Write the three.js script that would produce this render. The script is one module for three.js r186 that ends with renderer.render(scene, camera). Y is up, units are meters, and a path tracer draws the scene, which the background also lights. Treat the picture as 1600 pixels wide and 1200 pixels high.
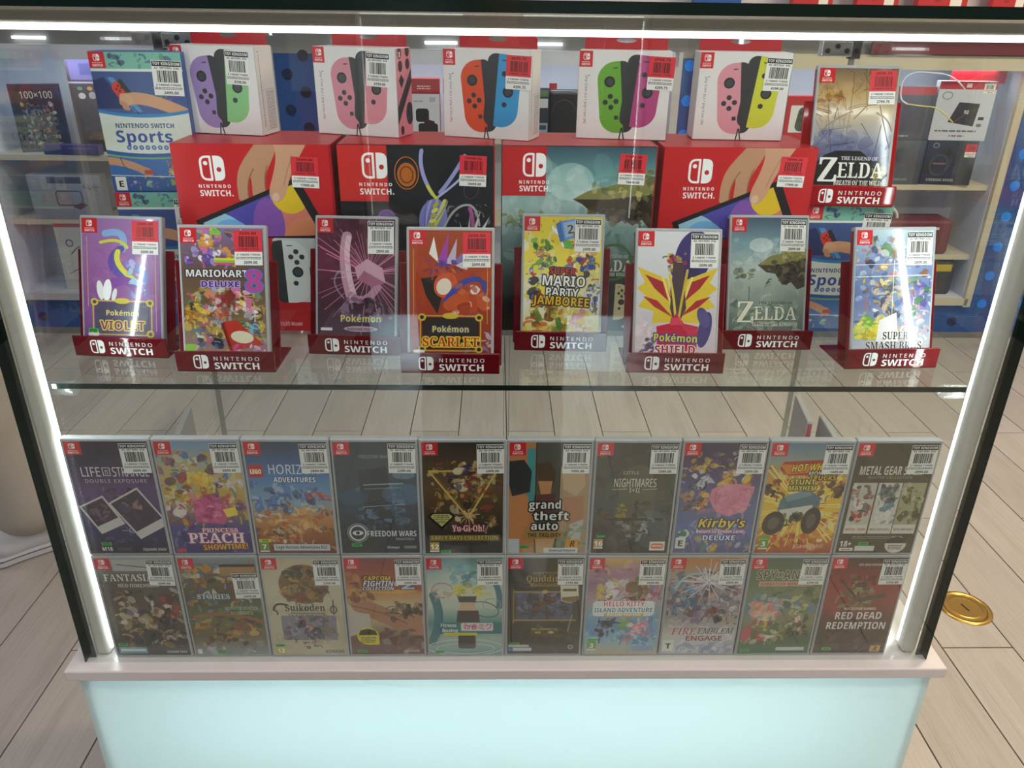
import * as THREE from 'three';
import { RoundedBoxGeometry } from 'three/addons/geometries/RoundedBoxGeometry.js';
import { mergeGeometries } from 'three/addons/utils/BufferGeometryUtils.js';
import { MarchingCubes } from 'three/addons/objects/MarchingCubes.js';
import { RectAreaLightUniformsLib } from 'three/addons/lights/RectAreaLightUniformsLib.js';

// ---------------------------------------------------------------- camera, exposure, large lights
// World: y = 0 is the top of the white slab of the display case, z = 0 its front glass, floor at y = -0.7.
const scene = new THREE.Scene();
scene.background = new THREE.Color(0x000000);
const camera = new THREE.PerspectiveCamera(2 * Math.atan(600 / 1238.5) * 180 / Math.PI, 4 / 3, 0.05, 40);
camera.rotation.order = 'YXZ';
camera.position.set(-0.0221, 0.8052, 0.8176);
camera.rotation.set(-0.4413, -0.0232, 0.0140);
const renderer = new THREE.WebGLRenderer();
renderer.toneMapping = THREE.LinearToneMapping;
renderer.toneMappingExposure = 1.0;
renderer.shadowMap.enabled = true;
RectAreaLightUniformsLib.init();

const FLOOR = -0.7, CEIL = 2.25, WALLZ = -2.955;
// ceiling fittings: [x, z, width, depth, r, g, b, radiance]; whiter on the left, warmer on the right
const CEILING_LIGHTS = [
  [-2.6, -1.5, 1.2, 0.3, 0.78, 0.84, 1.0, 8], [-2.6, 1.0, 1.2, 0.3, 0.80, 0.86, 1.0, 9],
  [0.4, -1.6, 1.2, 0.3, 1.0, 0.95, 0.88, 9], [0, 0.9, 1.2, 0.3, 1.0, 0.97, 0.95, 9], [0, 2.5, 1.2, 0.3, 0.96, 0.97, 1.0, 14],
  [2.4, -1.3, 1.2, 0.3, 1.0, 0.83, 0.58, 52], [2.4, 1.0, 1.2, 0.3, 1.0, 0.84, 0.61, 38],
];
const LED_POST = 28, LED_TOP = 15, LED_NICHE = 4, LED_BASE = 1.05;

// ---------------------------------------------------------------- helpers
let seed = 7;
const rnd = () => { seed = (seed + 0x6d2b79f5) | 0; let t = Math.imul(seed ^ (seed >>> 15), 1 | seed); t = (t + Math.imul(t ^ (t >>> 7), 61 | t)) ^ t; return ((t ^ (t >>> 14)) >>> 0) / 4294967296; };
const rr = (a, b) => a + (b - a) * rnd(), pick = (l) => l[Math.floor(rnd() * l.length)];
const R = (d) => d * Math.PI / 180;
const taken = {};
const numbered = (n) => { const k = taken[n] = (taken[n] ?? -1) + 1; return k ? n + '_' + String(k).padStart(3, '0') : n; };
function tag(o, label, category, group, kind) {
  o.userData.label = label;
  if (category) o.userData.category = category;
  if (group) o.userData.group = group;
  if (kind) o.userData.kind = kind;
  return o;
}
function thing(name, label, category, group, p = [0, 0, 0], turn = 0) {
  const g = new THREE.Group(); g.name = numbered(name); scene.add(g);
  g.position.set(...p); g.rotation.y = turn;
  return tag(g, label, category, group);
}
function part(name, geo, mat, parent, p, rot) {
  const m = new THREE.Mesh(geo, mat); m.name = name; m.castShadow = m.receiveShadow = true; parent.add(m);
  if (p) m.position.set(...p);
  if (rot) m.rotation.set(...rot);
  return m;
}
function structure(name, label) { const g = new THREE.Group(); g.name = name; scene.add(g); g.userData.kind = 'structure'; g.userData.label = label; return g; }
const geoCache = {};
const box = (w, h, d) => geoCache['b' + [w, h, d]] ??= new THREE.BoxGeometry(w, h, d);
const rbox = (w, h, d, r = 0.002, s = 2) => geoCache['r' + [w, h, d, r]] ??= new RoundedBoxGeometry(w, h, d, s, Math.min(r, w / 2.01, h / 2.01, d / 2.01));
const plane = (w, h) => geoCache['p' + [w, h]] ??= new THREE.PlaneGeometry(w, h);
const cyl = (r, h, n = 20, r2 = r) => geoCache['c' + [r, h, n, r2]] ??= new THREE.CylinderGeometry(r2, r, h, n);
const lin = (r, g, b) => new THREE.Color().setRGB(r, g, b);
const std = (color, roughness = 0.5, o = {}) => new THREE.MeshPhysicalMaterial({ color: Array.isArray(color) ? lin(...color) : new THREE.Color(color), roughness, ...o });
function areaLight(name, parent, at, towards, w, h, rgb, radiance) {
  const l = new THREE.RectAreaLight(lin(...rgb), radiance, w, h); l.name = name; parent.add(l);
  l.position.set(...at); parent.updateMatrixWorld(true);
  l.lookAt(new THREE.Vector3(...towards)); l.castShadow = true;
  return l;
}
function canvas(w, h) { const c = document.createElement('canvas'); c.width = w; c.height = h; return c; }
function tex(c, srgb = true, wrap = false) {
  const t = new THREE.CanvasTexture(c); if (srgb) t.colorSpace = THREE.SRGBColorSpace;
  if (wrap) t.wrapS = t.wrapT = THREE.RepeatWrapping;
  t.magFilter = THREE.LinearFilter; return t;
}

// ---------------------------------------------------------------- print: lettering, emblems, price stickers and cover pictures (units: millimetres)
const SANS = 'sans-serif', SERIF = 'serif', MONO = 'monospace';
class Print {
  constructor(w, h, k = 3.6) {
    this.c = canvas(Math.round(w * k), Math.round(h * k)); this.x = this.c.getContext('2d'); this.x.scale(k, k); this.w = w; this.h = h;
    this.x.lineJoin = 'round'; this.x.lineCap = 'round';
  }
  bg(...cols) { const g = this.x.createLinearGradient(0, 0, 0, this.h); cols.forEach((c, i) => g.addColorStop(cols.length > 1 ? i / (cols.length - 1) : 0, c)); this.x.fillStyle = g; this.x.fillRect(0, 0, this.w, this.h); return this; }
  r(x, y, w, h, c, rad = 0) { this.x.fillStyle = c; this.x.beginPath(); this.x.roundRect(x, y, w, h, rad); this.x.fill(); return this; }
  e(x, y, rx, ry, rot, c) { this.x.fillStyle = c; this.x.beginPath(); this.x.ellipse(x, y, rx, ry, R(rot), 0, 7); this.x.fill(); return this; }
  ring(x, y, rx, ry, rot, c, lw) { this.x.strokeStyle = c; this.x.lineWidth = lw; this.x.beginPath(); this.x.ellipse(x, y, rx, ry, R(rot), 0, 7); this.x.stroke(); return this; }
  p(pts, c) { this.x.fillStyle = c; this.x.beginPath(); pts.forEach((q, i) => this.x[i ? 'lineTo' : 'moveTo'](...q)); this.x.closePath(); this.x.fill(); return this; }
  l(pts, c, lw) { this.x.strokeStyle = c; this.x.lineWidth = lw; this.x.beginPath(); pts.forEach((q, i) => this.x[i ? 'lineTo' : 'moveTo'](...q)); this.x.stroke(); return this; }
  // a soft curved stroke of paint
  s(x0, y0, x1, y1, x2, y2, c, lw) { this.x.strokeStyle = c; this.x.lineWidth = lw; this.x.beginPath(); this.x.moveTo(x0, y0); this.x.quadraticCurveTo(x1, y1, x2, y2); this.x.stroke(); return this; }
  // many small dabs of printed colour inside a rectangle or an ellipse
  dabs(x, y, w, h, cols, n, a = 1.5, b = 6, oval = false) {
    this.x.save(); this.x.globalAlpha *= 0.62; a *= 1.2; b *= 1.35;
    if (n >= 24) { // larger irregular patches first, then the small ones
      for (let i = 0, m = Math.max(3, n / 9); i < m; i++) this.patch(x + w * rr(0.08, 0.92), y + h * rr(0.08, 0.92), Math.min(Math.min(w, h) * 0.42, 11) * rr(0.4, 1), pick(cols));
      n *= 0.5;
    }
    for (let i = 0; i < n; i++) {
      let u = rnd(), v = rnd(); if (oval) { const t = 6.283 * u, q = Math.sqrt(v); u = 0.5 + 0.5 * q * Math.cos(t); v = 0.5 + 0.5 * q * Math.sin(t); }
      const s = rr(a, b), t = rr(0, 180);
      if (rnd() < 0.6) this.e(x + u * w, y + v * h, s * 0.5, s * rr(0.18, 0.4), t, pick(cols));
      else { const q = rr(0.6, 1.2) * s, d = R(t); this.s(x + u * w, y + v * h, x + u * w + q * Math.cos(d), y + v * h, x + u * w + q * Math.cos(d), y + v * h + q * Math.sin(d), pick(cols), rr(0.15, 0.35) * s); }
    }
    this.x.restore();
    return this;
  }
  patch(x, y, s, c) {
    const q = this.x, k = 9, t0 = rr(0, 6.283), lean = rr(0.45, 1), tilt = rr(0, 3.14), P = [];
    for (let i = 0; i < k; i++) { const t = t0 + i / k * 6.283, r = s * rr(0.45, 1.15), u = r * Math.cos(t), v = r * lean * Math.sin(t); P.push([x + u * Math.cos(tilt) - v * Math.sin(tilt), y + u * Math.sin(tilt) + v * Math.cos(tilt)]); }
    q.save(); q.globalAlpha = Math.min(1, q.globalAlpha * 1.45); q.beginPath();
    for (let i = 0; i <= k; i++) { const a = P[i % k], b = P[(i + 1) % k], m = [(a[0] + b[0]) / 2, (a[1] + b[1]) / 2]; i ? q.quadraticCurveTo(...a, ...m) : q.moveTo(...m); }
    q.closePath(); q.fillStyle = c; q.fill(); q.globalAlpha *= 0.35; q.strokeStyle = '#1c1a20'; q.lineWidth = 0.5; q.stroke(); q.restore();
    return this;
  }
  rays(x, y, r0, r1, n, c, lw) { for (let i = 0; i < n; i++) { const t = rr(0, 6.283), k = rr(0.5, 1); this.l([[x + r0 * Math.cos(t), y + r0 * Math.sin(t)], [x + r1 * k * Math.cos(t), y + r1 * k * Math.sin(t)]], c, rr(0.4, 1) * lw); } return this; }
  // lettering: centre x, baseline y, capital height in mm, wanted width
  t(str, x, y, size, c, { w, font = SANS, bold = true, italic = false, stroke, sw = 1, rot = 0, align = 'center', space = 0 } = {}) {
    const q = this.x; q.save(); q.translate(x, y); q.rotate(R(rot));
    q.font = (bold ? 'bold ' : '') + '20px ' + font; q.textAlign = 'left'; q.letterSpacing = space * 20 + 'px';
    const m = q.measureText(str).width - space * 20, k = size / 14.3, kx = w ? w / m : k;
    if (italic) q.transform(1, 0, -0.2, 1, 0, 0);
    q.scale(kx, k);
    const o = align === 'center' ? -m / 2 : align === 'right' ? -m : 0;
    if (stroke) { q.strokeStyle = stroke; q.lineWidth = sw * 2 / k; q.strokeText(str, o, 0); }
    q.fillStyle = c; q.fillText(str, o, 0); q.restore(); q.letterSpacing = '0px';
    return this;
  }
  // the two-controller emblem; x, y = top left, h = height
  emblem(x, y, h, c = '#fff', gap) {
    const q = this.x, k = h / 20; q.save(); q.translate(x, y); q.scale(k, k);
    q.strokeStyle = c; q.fillStyle = c; q.lineWidth = 1.9;
    q.beginPath(); q.moveTo(9, 0.95); q.lineTo(6, 0.95); q.quadraticCurveTo(0.95, 0.95, 0.95, 6); q.lineTo(0.95, 14); q.quadraticCurveTo(0.95, 19.05, 6, 19.05); q.lineTo(9, 19.05); q.closePath(); q.stroke();
    q.beginPath(); q.arc(5, 6, 1.8, 0, 7); q.fill();
    q.beginPath(); q.moveTo(11.2, 0); q.lineTo(14, 0); q.quadraticCurveTo(20, 0, 20, 6); q.lineTo(20, 14); q.quadraticCurveTo(20, 20, 14, 20); q.lineTo(11.2, 20); q.closePath(); q.fill();
    q.fillStyle = gap ?? '#c22a2e'; q.beginPath(); q.arc(15.4, 11, 1.9, 0, 7); q.fill();
    q.restore(); return this;
  }
  badge(x = 0, y = 0, w = 20, h = 18) {
    this.r(x, y, w, h, '#d5292f'); this.emblem(x + w * 0.29, y + h * 0.14, h * 0.42);
    this.t('NINTENDO', x + w / 2, y + h * 0.72, h * 0.075, '#fff', { w: w * 0.6, space: 0.2 }); this.t('SWITCH', x + w / 2, y + h * 0.9, h * 0.13, '#fff', { w: w * 0.66 });
    return this;
  }
  asia(x, y) { this.r(x, y, 13, 5, '#3bb54a'); return this.t('ASIA', x + 6.5, y + 4, 3, '#0d3b16', { w: 9 }); }
  age(x, y, n, c) { this.r(x, y, 12, 15, c); return this.t(n, x + 6, y + 10.5, 7.5, '#fff').r(x, y + 13, 12, 2, '#eee'); }
  // rows of print too small to read
  fine(x, y, w, n, c = "#4a463e", k = 1) { for (let i = 0; i < n; i++) for (let u = 0; u < w;) { const s = Math.min(k * rr(1, 5), w - u); this.r(x + u, y + i * 2.6 * k, s, 1.2 * k, c); u += s + 0.8 * k; } return this; }
  // four characters of the title in brush strokes
  glyphs(x, y, h, c) {
    const G = [[[[3, 0], [3, 2]], [[0, 3], [6, 2.6], [1, 7]], [[3, 5], [3, 10]], [[6, 3], [10, 3], [9, 9], [8, 9]], [[8, 3], [6, 10]]], [[[5, 0], [5, 2]], [[1, 2.5], [9, 2.5]], [[3, 3], [4, 4.6]], [[7, 3], [6, 4.6]], [[0, 5], [10, 5]], [[2.5, 6], [7.5, 6], [7.5, 10], [2.5, 10], [2.5, 6]], [[2.5, 8], [7.5, 8]]], [[[2, 1], [8, 2.4]], [[2, 4.4], [7.6, 5.8]], [[1, 7.8], [9, 9.8]]], [[[4, 0], [1, 4]], [[4, 1.6], [9, 1.6], [7, 7], [3, 10]]]];
    G.forEach((g, i) => g.forEach((l) => this.l(l.map(([a, b]) => [x + (i * 10.6 + a) * h / 10, y + b * h / 10]), c, h * 0.11)));
    return this;
  }
  done(material = {}) { return new THREE.MeshPhysicalMaterial({ map: tex(this.c), roughness: 0.24, ...material }); }
}
const YEL = '#f4d22e', BLU = '#2d4fa0';
const monster = (P, x, y, w) => P.t('Pok\u00e9mon', x, y, w * 0.17, YEL, { w, stroke: BLU, sw: 1.1 });

// crinkled shrink film: fine relief of the film over printed covers
function crinkle(n, amount, sizePx) {
  const c = canvas(sizePx, sizePx), q = c.getContext('2d'); q.fillStyle = '#808080'; q.fillRect(0, 0, sizePx, sizePx);
  for (let i = 0; i < n; i++) {
    const x = rr(0, sizePx), y = rr(0, sizePx), a = rr(0, 6.283), l = rr(0.1, 0.6) * sizePx;
    q.strokeStyle = (rnd() < 0.5 ? 'rgba(255,255,255,' : 'rgba(0,0,0,') + rr(0.1, amount) + ')'; q.lineWidth = rr(1, 7);
    q.beginPath(); q.moveTo(x, y); q.quadraticCurveTo(x + l * 0.5 * Math.cos(a) + rr(-30, 30), y + l * 0.5 * Math.sin(a) + rr(-30, 30), x + l * Math.cos(a), y + l * Math.sin(a)); q.stroke();
  }
  return tex(c, false, true);
}
const FILM = crinkle(90, 0.3, 512);
const film = { bumpMap: FILM, bumpScale: 0.0006, roughness: 0.22, clearcoat: 1, clearcoatRoughness: 0.06 };

const looseFilm = { bumpMap: crinkle(46, 0.8, 512), bumpScale: 0.007, roughness: 0.1, clearcoat: 0.2, clearcoatRoughness: 0.1 };

// price stickers: all on one sheet
const SHEET = new Print(2040, 1000, 1); let stickers = 0; SHEET.r(0, 0, 2040, 1000, '#fff');
const stickerMat = new THREE.MeshPhysicalMaterial({ roughness: 0.45 });
function stickerGeo(red, price, old) {
  const i = stickers++, X = (i % 17) * 120, Y = Math.floor(i / 17) * 150, P = SHEET, q = P.x;
  q.save(); q.translate(X, Y);
  P.r(0, 0, 120, 150, '#f2f1ee');
  if (red) {
    P.r(0, 0, 120, 92, '#e5333f'); P.t(old, 60, 20, 12, '#3c0c10', { w: 74 });
    for (let x = 22; x < 98;) { const w = pick([1.5, 1.5, 3, 4.5]); P.r(x, 26, w, 46, '#4a1216'); x += w + pick([1.5, 3]); }
    P.t('2148690 170936', 60, 84, 8, '#4a1216', { w: 92 });
    P.t('2 148690 170936', 60, 108, 8, '#555', { w: 100 }); P.fine(6, 114, 108, 2, "#333", 2.4);
  } else {
    P.r(3, 4, 114, 22, '#151517'); P.t('TOY KINGDOM', 60, 21, 12.5, '#fff', { w: 108 });
    P.t('02  0017093  016', 60, 37, 7, '#444', { w: 96 });
    for (let x = 20; x < 100;) { const w = pick([1.5, 1.5, 3, 4.5]); P.r(x, 43, w, 50, '#1a1a1a'); x += w + pick([1.5, 3]); }
    P.t('2 148690 719695', 60, 108, 8, '#444', { w: 100 }); P.fine(6, 114, 108, 2, "#333", 2.4);
  }
  P.t('\u20b1  ' + price, 60, 143, 11, '#161616', { w: 74 });
  q.restore();
  const g = new THREE.PlaneGeometry(1, 1), uv = g.attributes.uv;
  for (let k = 0; k < uv.count; k++) uv.setXY(k, (X + 1 + uv.getX(k) * 118) / 2040, 1 - (Y + 149 - uv.getY(k) * 148) / 1000);
  return g;
}
function sticker(parent, x, y, z, w, h, red, price, old, tilt = 0, m) { const s = part('price_sticker', stickerGeo(red, price, old), stickerMat, parent, [x, y, z], [0, 0, tilt]); s.scale.set(w, h, 1); if (m) s.label = m; return s; }

// ---------------------------------------------------------------- cover pictures (figures in them are left out: patches of the same colours stand in)
const cover = (f, lift = 1, m = film) => { const P = new Print(100, 162); P.x.save(); P.x.scale(1, lift); P.h = 162 / lift; f(P); P.x.restore(); P.h = 162; P.badge(); return P.done(m); };
const LIFT = 0.92;
const cloud = (P, x, y, w, h, cols, n) => { P.x.globalAlpha = 0.35; P.dabs(x, y, w, h, cols, n, 6, 20); P.x.globalAlpha = 1; return P; };
const plate = (P, x, y, w, h, dark, gold) => { P.r(x, y, w, h, dark, 4); P.x.strokeStyle = gold; P.x.lineWidth = 1.4; P.x.strokeRect(x - 2, y - 2, w + 4, h + 4); for (const [a, b] of [[x, y], [x + w, y], [x, y + h], [x + w, y + h]]) { P.e(a, b, 5, 5, 0, gold); P.e(a, b, 2.5, 2.5, 0, dark); } P.e(x + w / 2, y - 2, 10, 4, 0, gold); return P; };
const COVER = {
  purple: () => cover((P) => {
    P.bg('#a878b4', '#9a62a2', '#7c4d92'); cloud(P, 0, 20, 100, 90, ['#b88ac2', '#8a539a', '#a06ab0'], 60);
    P.s(30, 20, 60, 12, 52, 40, '#8fb4e8', 9).s(24, 32, 50, 24, 58, 38, '#d8d84a', 4).s(50, 40, 20, 60, 60, 84, '#6a55b0', 9).s(46, 44, 38, 62, 70, 84, '#dfe04e', 7).s(60, 60, 96, 70, 66, 100, '#7f8fd8', 10).s(40, 86, 60, 76, 72, 98, '#8a4fa8', 12);
    P.e(22, 96, 4.5, 13, -8, '#f2f2f4').e(31, 96, 5.5, 15, 6, '#fff').e(40, 102, 3, 9, 14, '#eee').x.globalAlpha = 1;
    P.l([[6, 24], [6, 118]], '#e0b860', 0.8).l([[94, 24], [94, 150]], '#e0b860', 0.8).dabs(55, 50, 30, 60, ['#a9d6f0', '#c4b6ee', '#6d74c0'], 30, 2, 8);
    plate(P, 14, 112, 72, 42, '#57506a', '#d9c63e'); monster(P, 50, 130, 44); P.t('VIOLET', 50, 149, 12, '#7d3f7a', { w: 58, stroke: '#ecd24a', sw: 1.3 }).asia(5, 148).r(5, 154, 14, 4, '#eee');
  }, LIFT),
  racer: () => cover((P) => {
    P.bg('#8a74a0', '#6b5142', '#7d6a4c', '#b48a9a').dabs(20, 0, 60, 48, ['#f0d83a', '#8fd04a', '#e86ab0', '#8a7ae0', '#f2a23a', '#5a4a78', '#fff'], 170, 2, 8).dabs(0, 18, 40, 30, ['#8a6ad0', '#c7b9f0', '#6a4a98'], 40, 2, 8);
    P.r(40, 38, 34, 3, '#f0dc3c').r(40, 41, 33, 3, '#7fd04c').r(40, 44, 32, 2.5, '#e84a90').dabs(0, 70, 100, 90, ['#5a4432', '#8d7450', '#c7a24a', '#e6c84e', '#3c3a3c', '#a8b8d8', '#d85a8a', '#6a8a4a'], 330, 2, 10);
    P.dabs(0, 100, 32, 22, ['#e8b23a', '#f0d050', '#b8742a'], 60, 2, 7).dabs(62, 78, 28, 34, ['#f0d45a', '#f2b8c8', '#e078a0', '#fff'], 70, 2, 7).dabs(28, 78, 32, 36, ['#b8352f', '#8d2a26', '#d8906a', '#dfe0ea'], 70, 2, 8).dabs(70, 118, 30, 30, ['#3a4a70', '#8ac0d8', '#e0d84a'], 40, 2, 7).dabs(10, 126, 40, 30, ['#2c3040', '#5a7ab8', '#e8e4d8', '#c8a04a'], 60, 2, 8);
    P.p([[48, 120], [64, 118], [96, 150], [58, 158]], '#c13a2c').p([[48, 120], [58, 158], [54, 158], [45, 124]], '#8a241c').e(70, 140, 14, 8, 8, '#e6dcc0').dabs(60, 150, 40, 12, ['#b04ab8', '#d85ac0', '#e8e0f0'], 30, 2, 8).r(0, 150, 12, 12, '#8fd04a', 1);
    P.t('MARIOKART', 42, 62, 9, '#f4f4f4', { w: 76, stroke: '#3c3238', sw: 1.2 }).t('DELUXE', 46, 75, 7.5, '#3a3570', { w: 48, stroke: '#c8a8ea', sw: 1 }).t('8', 87, 80, 28, '#c64f9a', { w: 24, stroke: '#5a78d8', sw: 1.6 });
  }, LIFT),
  burst: () => cover((P) => {
    P.bg('#5a2c3c', '#6d3048', '#4a2a3a', '#5c5060'); cloud(P, 10, 0, 80, 80, ['#7c3a58', '#8e4a6a', '#3a1c28'], 70);
    P.s(38, 24, 30, 60, 44, 108, '#c89ab0', 13).s(40, 26, 34, 60, 48, 106, '#e6c8d4', 7).s(44, 104, 60, 120, 78, 92, '#b88aa2', 10).s(30, 70, 12, 84, 34, 108, '#8d7f96', 2);
    P.x.globalAlpha = 0.8; P.rays(66, 74, 6, 90, 30, '#e88ab4', 1.5).rays(66, 74, 6, 70, 24, '#f6d2e0', 0.7); P.x.globalAlpha = 1;
    P.p([[48, 66], [64, 54], [84, 66], [88, 86], [70, 92], [52, 82]], '#dba8bc').p([[52, 82], [60, 70], [88, 86], [70, 92]], '#b26a88').dabs(30, 108, 66, 30, ['#6a4a68', '#8d7a90', '#3a2030', '#a890a8'], 70, 2, 9);
    monster(P, 56, 140, 54); P.e(56, 150, 22, 4, 0, '#c8b0bc').t('SHINING PEARL', 56, 152, 3.6, '#6a3a58', { w: 36 }).r(4, 149, 15, 4, '#eee');
  }, LIFT),
  scarlet: () => cover((P) => {
    P.bg('#a84a22', '#b2431f', '#a23a20', '#8a3a30'); cloud(P, 0, 20, 100, 80, ['#c0592a', '#8f3a1c', '#b84a26'], 60);
    P.p([[30, 8], [24, 30], [36, 42]], '#f2ece6').p([[48, 4], [34, 40], [46, 40]], '#a64ab0').p([[58, 10], [44, 42], [56, 44]], '#c6b8d8').p([[72, 20], [50, 44], [66, 42]], '#8a7ab8').p([[78, 32], [54, 46], [70, 50]], '#d8d0dc').dabs(18, 38, 40, 14, ['#4a3a98', '#6a3a90', '#5a4ab0'], 30, 3, 9);
    P.p([[14, 62], [46, 56], [34, 108], [20, 84]], '#2c2420').e(44, 70, 14, 17, 20, '#d85a30').e(42, 72, 9, 11, 20, '#f0e0cc').dabs(24, 46, 40, 12, ['#c8502c', '#e0803a', '#8a2a1a'], 36, 2, 8).s(44, 92, 62, 60, 84, 62, '#3a4aa8', 7).s(48, 96, 70, 74, 92, 96, '#cc5a2c', 14).s(76, 84, 84, 108, 66, 122, '#c04a24', 9).dabs(50, 70, 46, 50, ['#d86a34', '#b03c1e', '#3c4a9c', '#efe6e0'], 46, 2, 9).p([[84, 60], [96, 66], [92, 84]], '#4a4a98');
    P.l([[5, 24], [5, 110]], '#d8b050', 0.8).l([[95, 24], [95, 120]], '#d8b050', 0.8).dabs(70, 130, 30, 26, ['#e8e0e8', '#8a7ab0'], 20, 3, 9);
    plate(P, 15, 112, 70, 42, '#30261f', '#d8b83a'); monster(P, 50, 131, 46); P.t('SCARLET', 50, 150, 12, '#b8322a', { w: 70, font: SERIF, stroke: '#f0cf3e', sw: 1.6 }).r(4, 155, 14, 4, '#eee');
  }, LIFT),
  party: () => cover((P) => {
    P.bg('#f0d83a', '#f4e058', '#f2f0ea', '#e8d64a').dabs(0, 0, 100, 162, ['#f6e23e', '#fff', '#e8c82e', '#f0e8c0'], 160, 4, 14).dabs(0, 0, 100, 162, ['#3c6ac8', '#d83a3a', '#3c3c44', '#58b04a', '#f2f2f2'], 90, 1.2, 3.4);
    P.p([[46, 6], [66, 2], [72, 26], [52, 32]], '#6a9ae0').p([[49, 8], [65, 5], [69, 24], [53, 28]], '#9cc0f2').t('2', 60, 22, 12, '#2c4a90', { stroke: '#e8e04a', sw: 0.8, rot: -10 }).p([[46, 6], [52, 32], [46, 34], [40, 10]], '#4a74c0');
    P.dabs(12, 30, 24, 14, ['#3e8a3c', '#58a84c', '#2c5a2a'], 30, 3, 8).dabs(14, 42, 22, 16, ['#e8b890', '#c88a5a', '#4a3424'], 26, 2, 7).dabs(14, 54, 26, 14, ['#3a4a8c', '#4a9044'], 22, 3, 8).dabs(62, 22, 26, 20, ['#c22f30', '#d84a3c', '#e8b48a'], 40, 3, 9).dabs(68, 42, 22, 12, ['#e8b48a', '#4a2c20', '#d89a70'], 26, 3, 8).dabs(56, 52, 36, 22, ['#2f4aa8', '#c22f30', '#3c58b8'], 40, 3, 9);
    P.dabs(4, 68, 20, 44, ['#f2f2f2', '#d83a3a', '#3a3a44', '#5a7ac8'], 40, 2, 7).dabs(80, 80, 18, 50, ['#3c3a44', '#d8d8e0', '#c83a3a', '#5a7ac8'], 44, 2, 7).dabs(10, 120, 46, 40, ['#d8a03a', '#b8722c', '#5a8a3a', '#f0d060', '#6a4a24', '#c84a2a'], 110, 3, 10).dabs(54, 124, 36, 38, ['#f0d850', '#f2c8a8', '#e890b0', '#e8c040'], 90, 3, 9);
    P.t('SUPER', 50, 78, 9, '#d8403a', { w: 34, stroke: '#34302c', sw: 1.4, rot: 3 }).t('MARIO', 52, 94, 14, '#fff', { w: 58, stroke: '#2c2c30', sw: 1.6, rot: 2 }).t('PARTY', 50, 108, 11, '#fff', { w: 44, stroke: '#2c2c30', sw: 1.6, rot: 2 }).t('JAMBOREE', 50, 121, 12, '#f2c436', { w: 74, stroke: '#4a3016', sw: 1.8, rot: 3 });
  }, LIFT),
  wings: () => cover((P) => {
    P.bg('#e6e6ea', '#dcdce2', '#d8cfd8', '#dcc6d0'); P.e(68, 34, 22, 36, 10, '#463a78').e(60, 70, 18, 34, 8, '#3c3468').dabs(36, 28, 24, 26, ['#e8d048', '#b89a3a', '#3a3448', '#c23a44'], 36, 2, 8);
    for (const s of [-1, 1]) { P.p([[50, 118], [50 + s * 12, 62], [50 + s * 50, 46], [50 + s * 40, 66], [50 + s * 50, 74], [50 + s * 38, 84], [50 + s * 48, 98], [50 + s * 28, 104], [50 + s * 30, 120]], '#e6c93e'); P.p([[50, 100], [50 + s * 16, 66], [50 + s * 40, 56], [50 + s * 28, 74]], '#b23038').p([[50 + s * 4, 112], [50 + s * 24, 90], [50 + s * 42, 84], [50 + s * 28, 98]], '#b8343a'); P.s(50, 116, 50 + s * 10, 86, 50 + s * 18, 60, '#f2e27a', 3); }
    P.p([[44, 40], [56, 40], [62, 100], [50, 128], [42, 100]], '#55434a').s(40, 56, 48, 90, 50, 124, '#e8cf45', 3).s(62, 50, 56, 90, 52, 124, '#d8bb3a', 3).e(86, 128, 8, 24, 10, '#4a4080').e(84, 112, 7, 14, -20, '#5a5090');
    P.p([[26, 124], [42, 120], [50, 106], [60, 120], [78, 124], [76, 162], [28, 162]], '#cc2b4a').p([[44, 112], [56, 112], [58, 122], [42, 122]], '#e04a62').dabs(0, 118, 22, 40, ['#e8c8d4', '#f0e0e6'], 26, 4, 12).dabs(12, 140, 16, 20, ['#37305a', '#2c2c40'], 14, 3, 8);
    P.t('Pok\u00e9mon', 50, 144, 10, YEL, { w: 56, stroke: BLU, sw: 1.5, rot: 2 }).t('SHIELD', 50, 160, 11, '#a8283e', { w: 52, stroke: '#f4f0f0', sw: 1.2 });
  }, LIFT),
  island: () => cover((P) => {
    P.bg('#4c5f74', '#86a9b4', '#b6c4bc', '#9aa69a', '#74837c', '#5f6e68'); cloud(P, 0, 30, 100, 40, ['#eef2ee', '#cfdcd8', '#7d98a0'], 70); cloud(P, 0, 90, 100, 40, ['#dfe6de', '#a9b6ac', '#8a988e'], 60); P.e(40, 38, 16, 10, 0, 'rgba(238,246,244,.5)');
    P.p([[36, 66], [52, 54], [100, 46], [100, 96], [90, 100], [82, 90], [70, 94], [60, 78], [48, 76]], '#4d463a').p([[36, 66], [54, 53], [100, 42], [100, 56], [62, 66]], '#8d8a52').dabs(50, 60, 50, 34, ['#3a342c', '#6a6048', '#8a7c58', '#2f2a26'], 70, 2, 9).dabs(56, 46, 44, 12, ['#a8a060', '#c0b274', '#77803f'], 40, 2, 7).dabs(6, 70, 26, 14, ['#6a6e58', '#8a8a68', '#55564a'], 26, 2, 8);
    P.dabs(0, 118, 100, 44, ['#7d8c80', '#96a294', '#5a6a60', '#aab4a6'], 110, 3, 12).l([[26, 96], [26, 132]], '#3d463e', 0.8);
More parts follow.
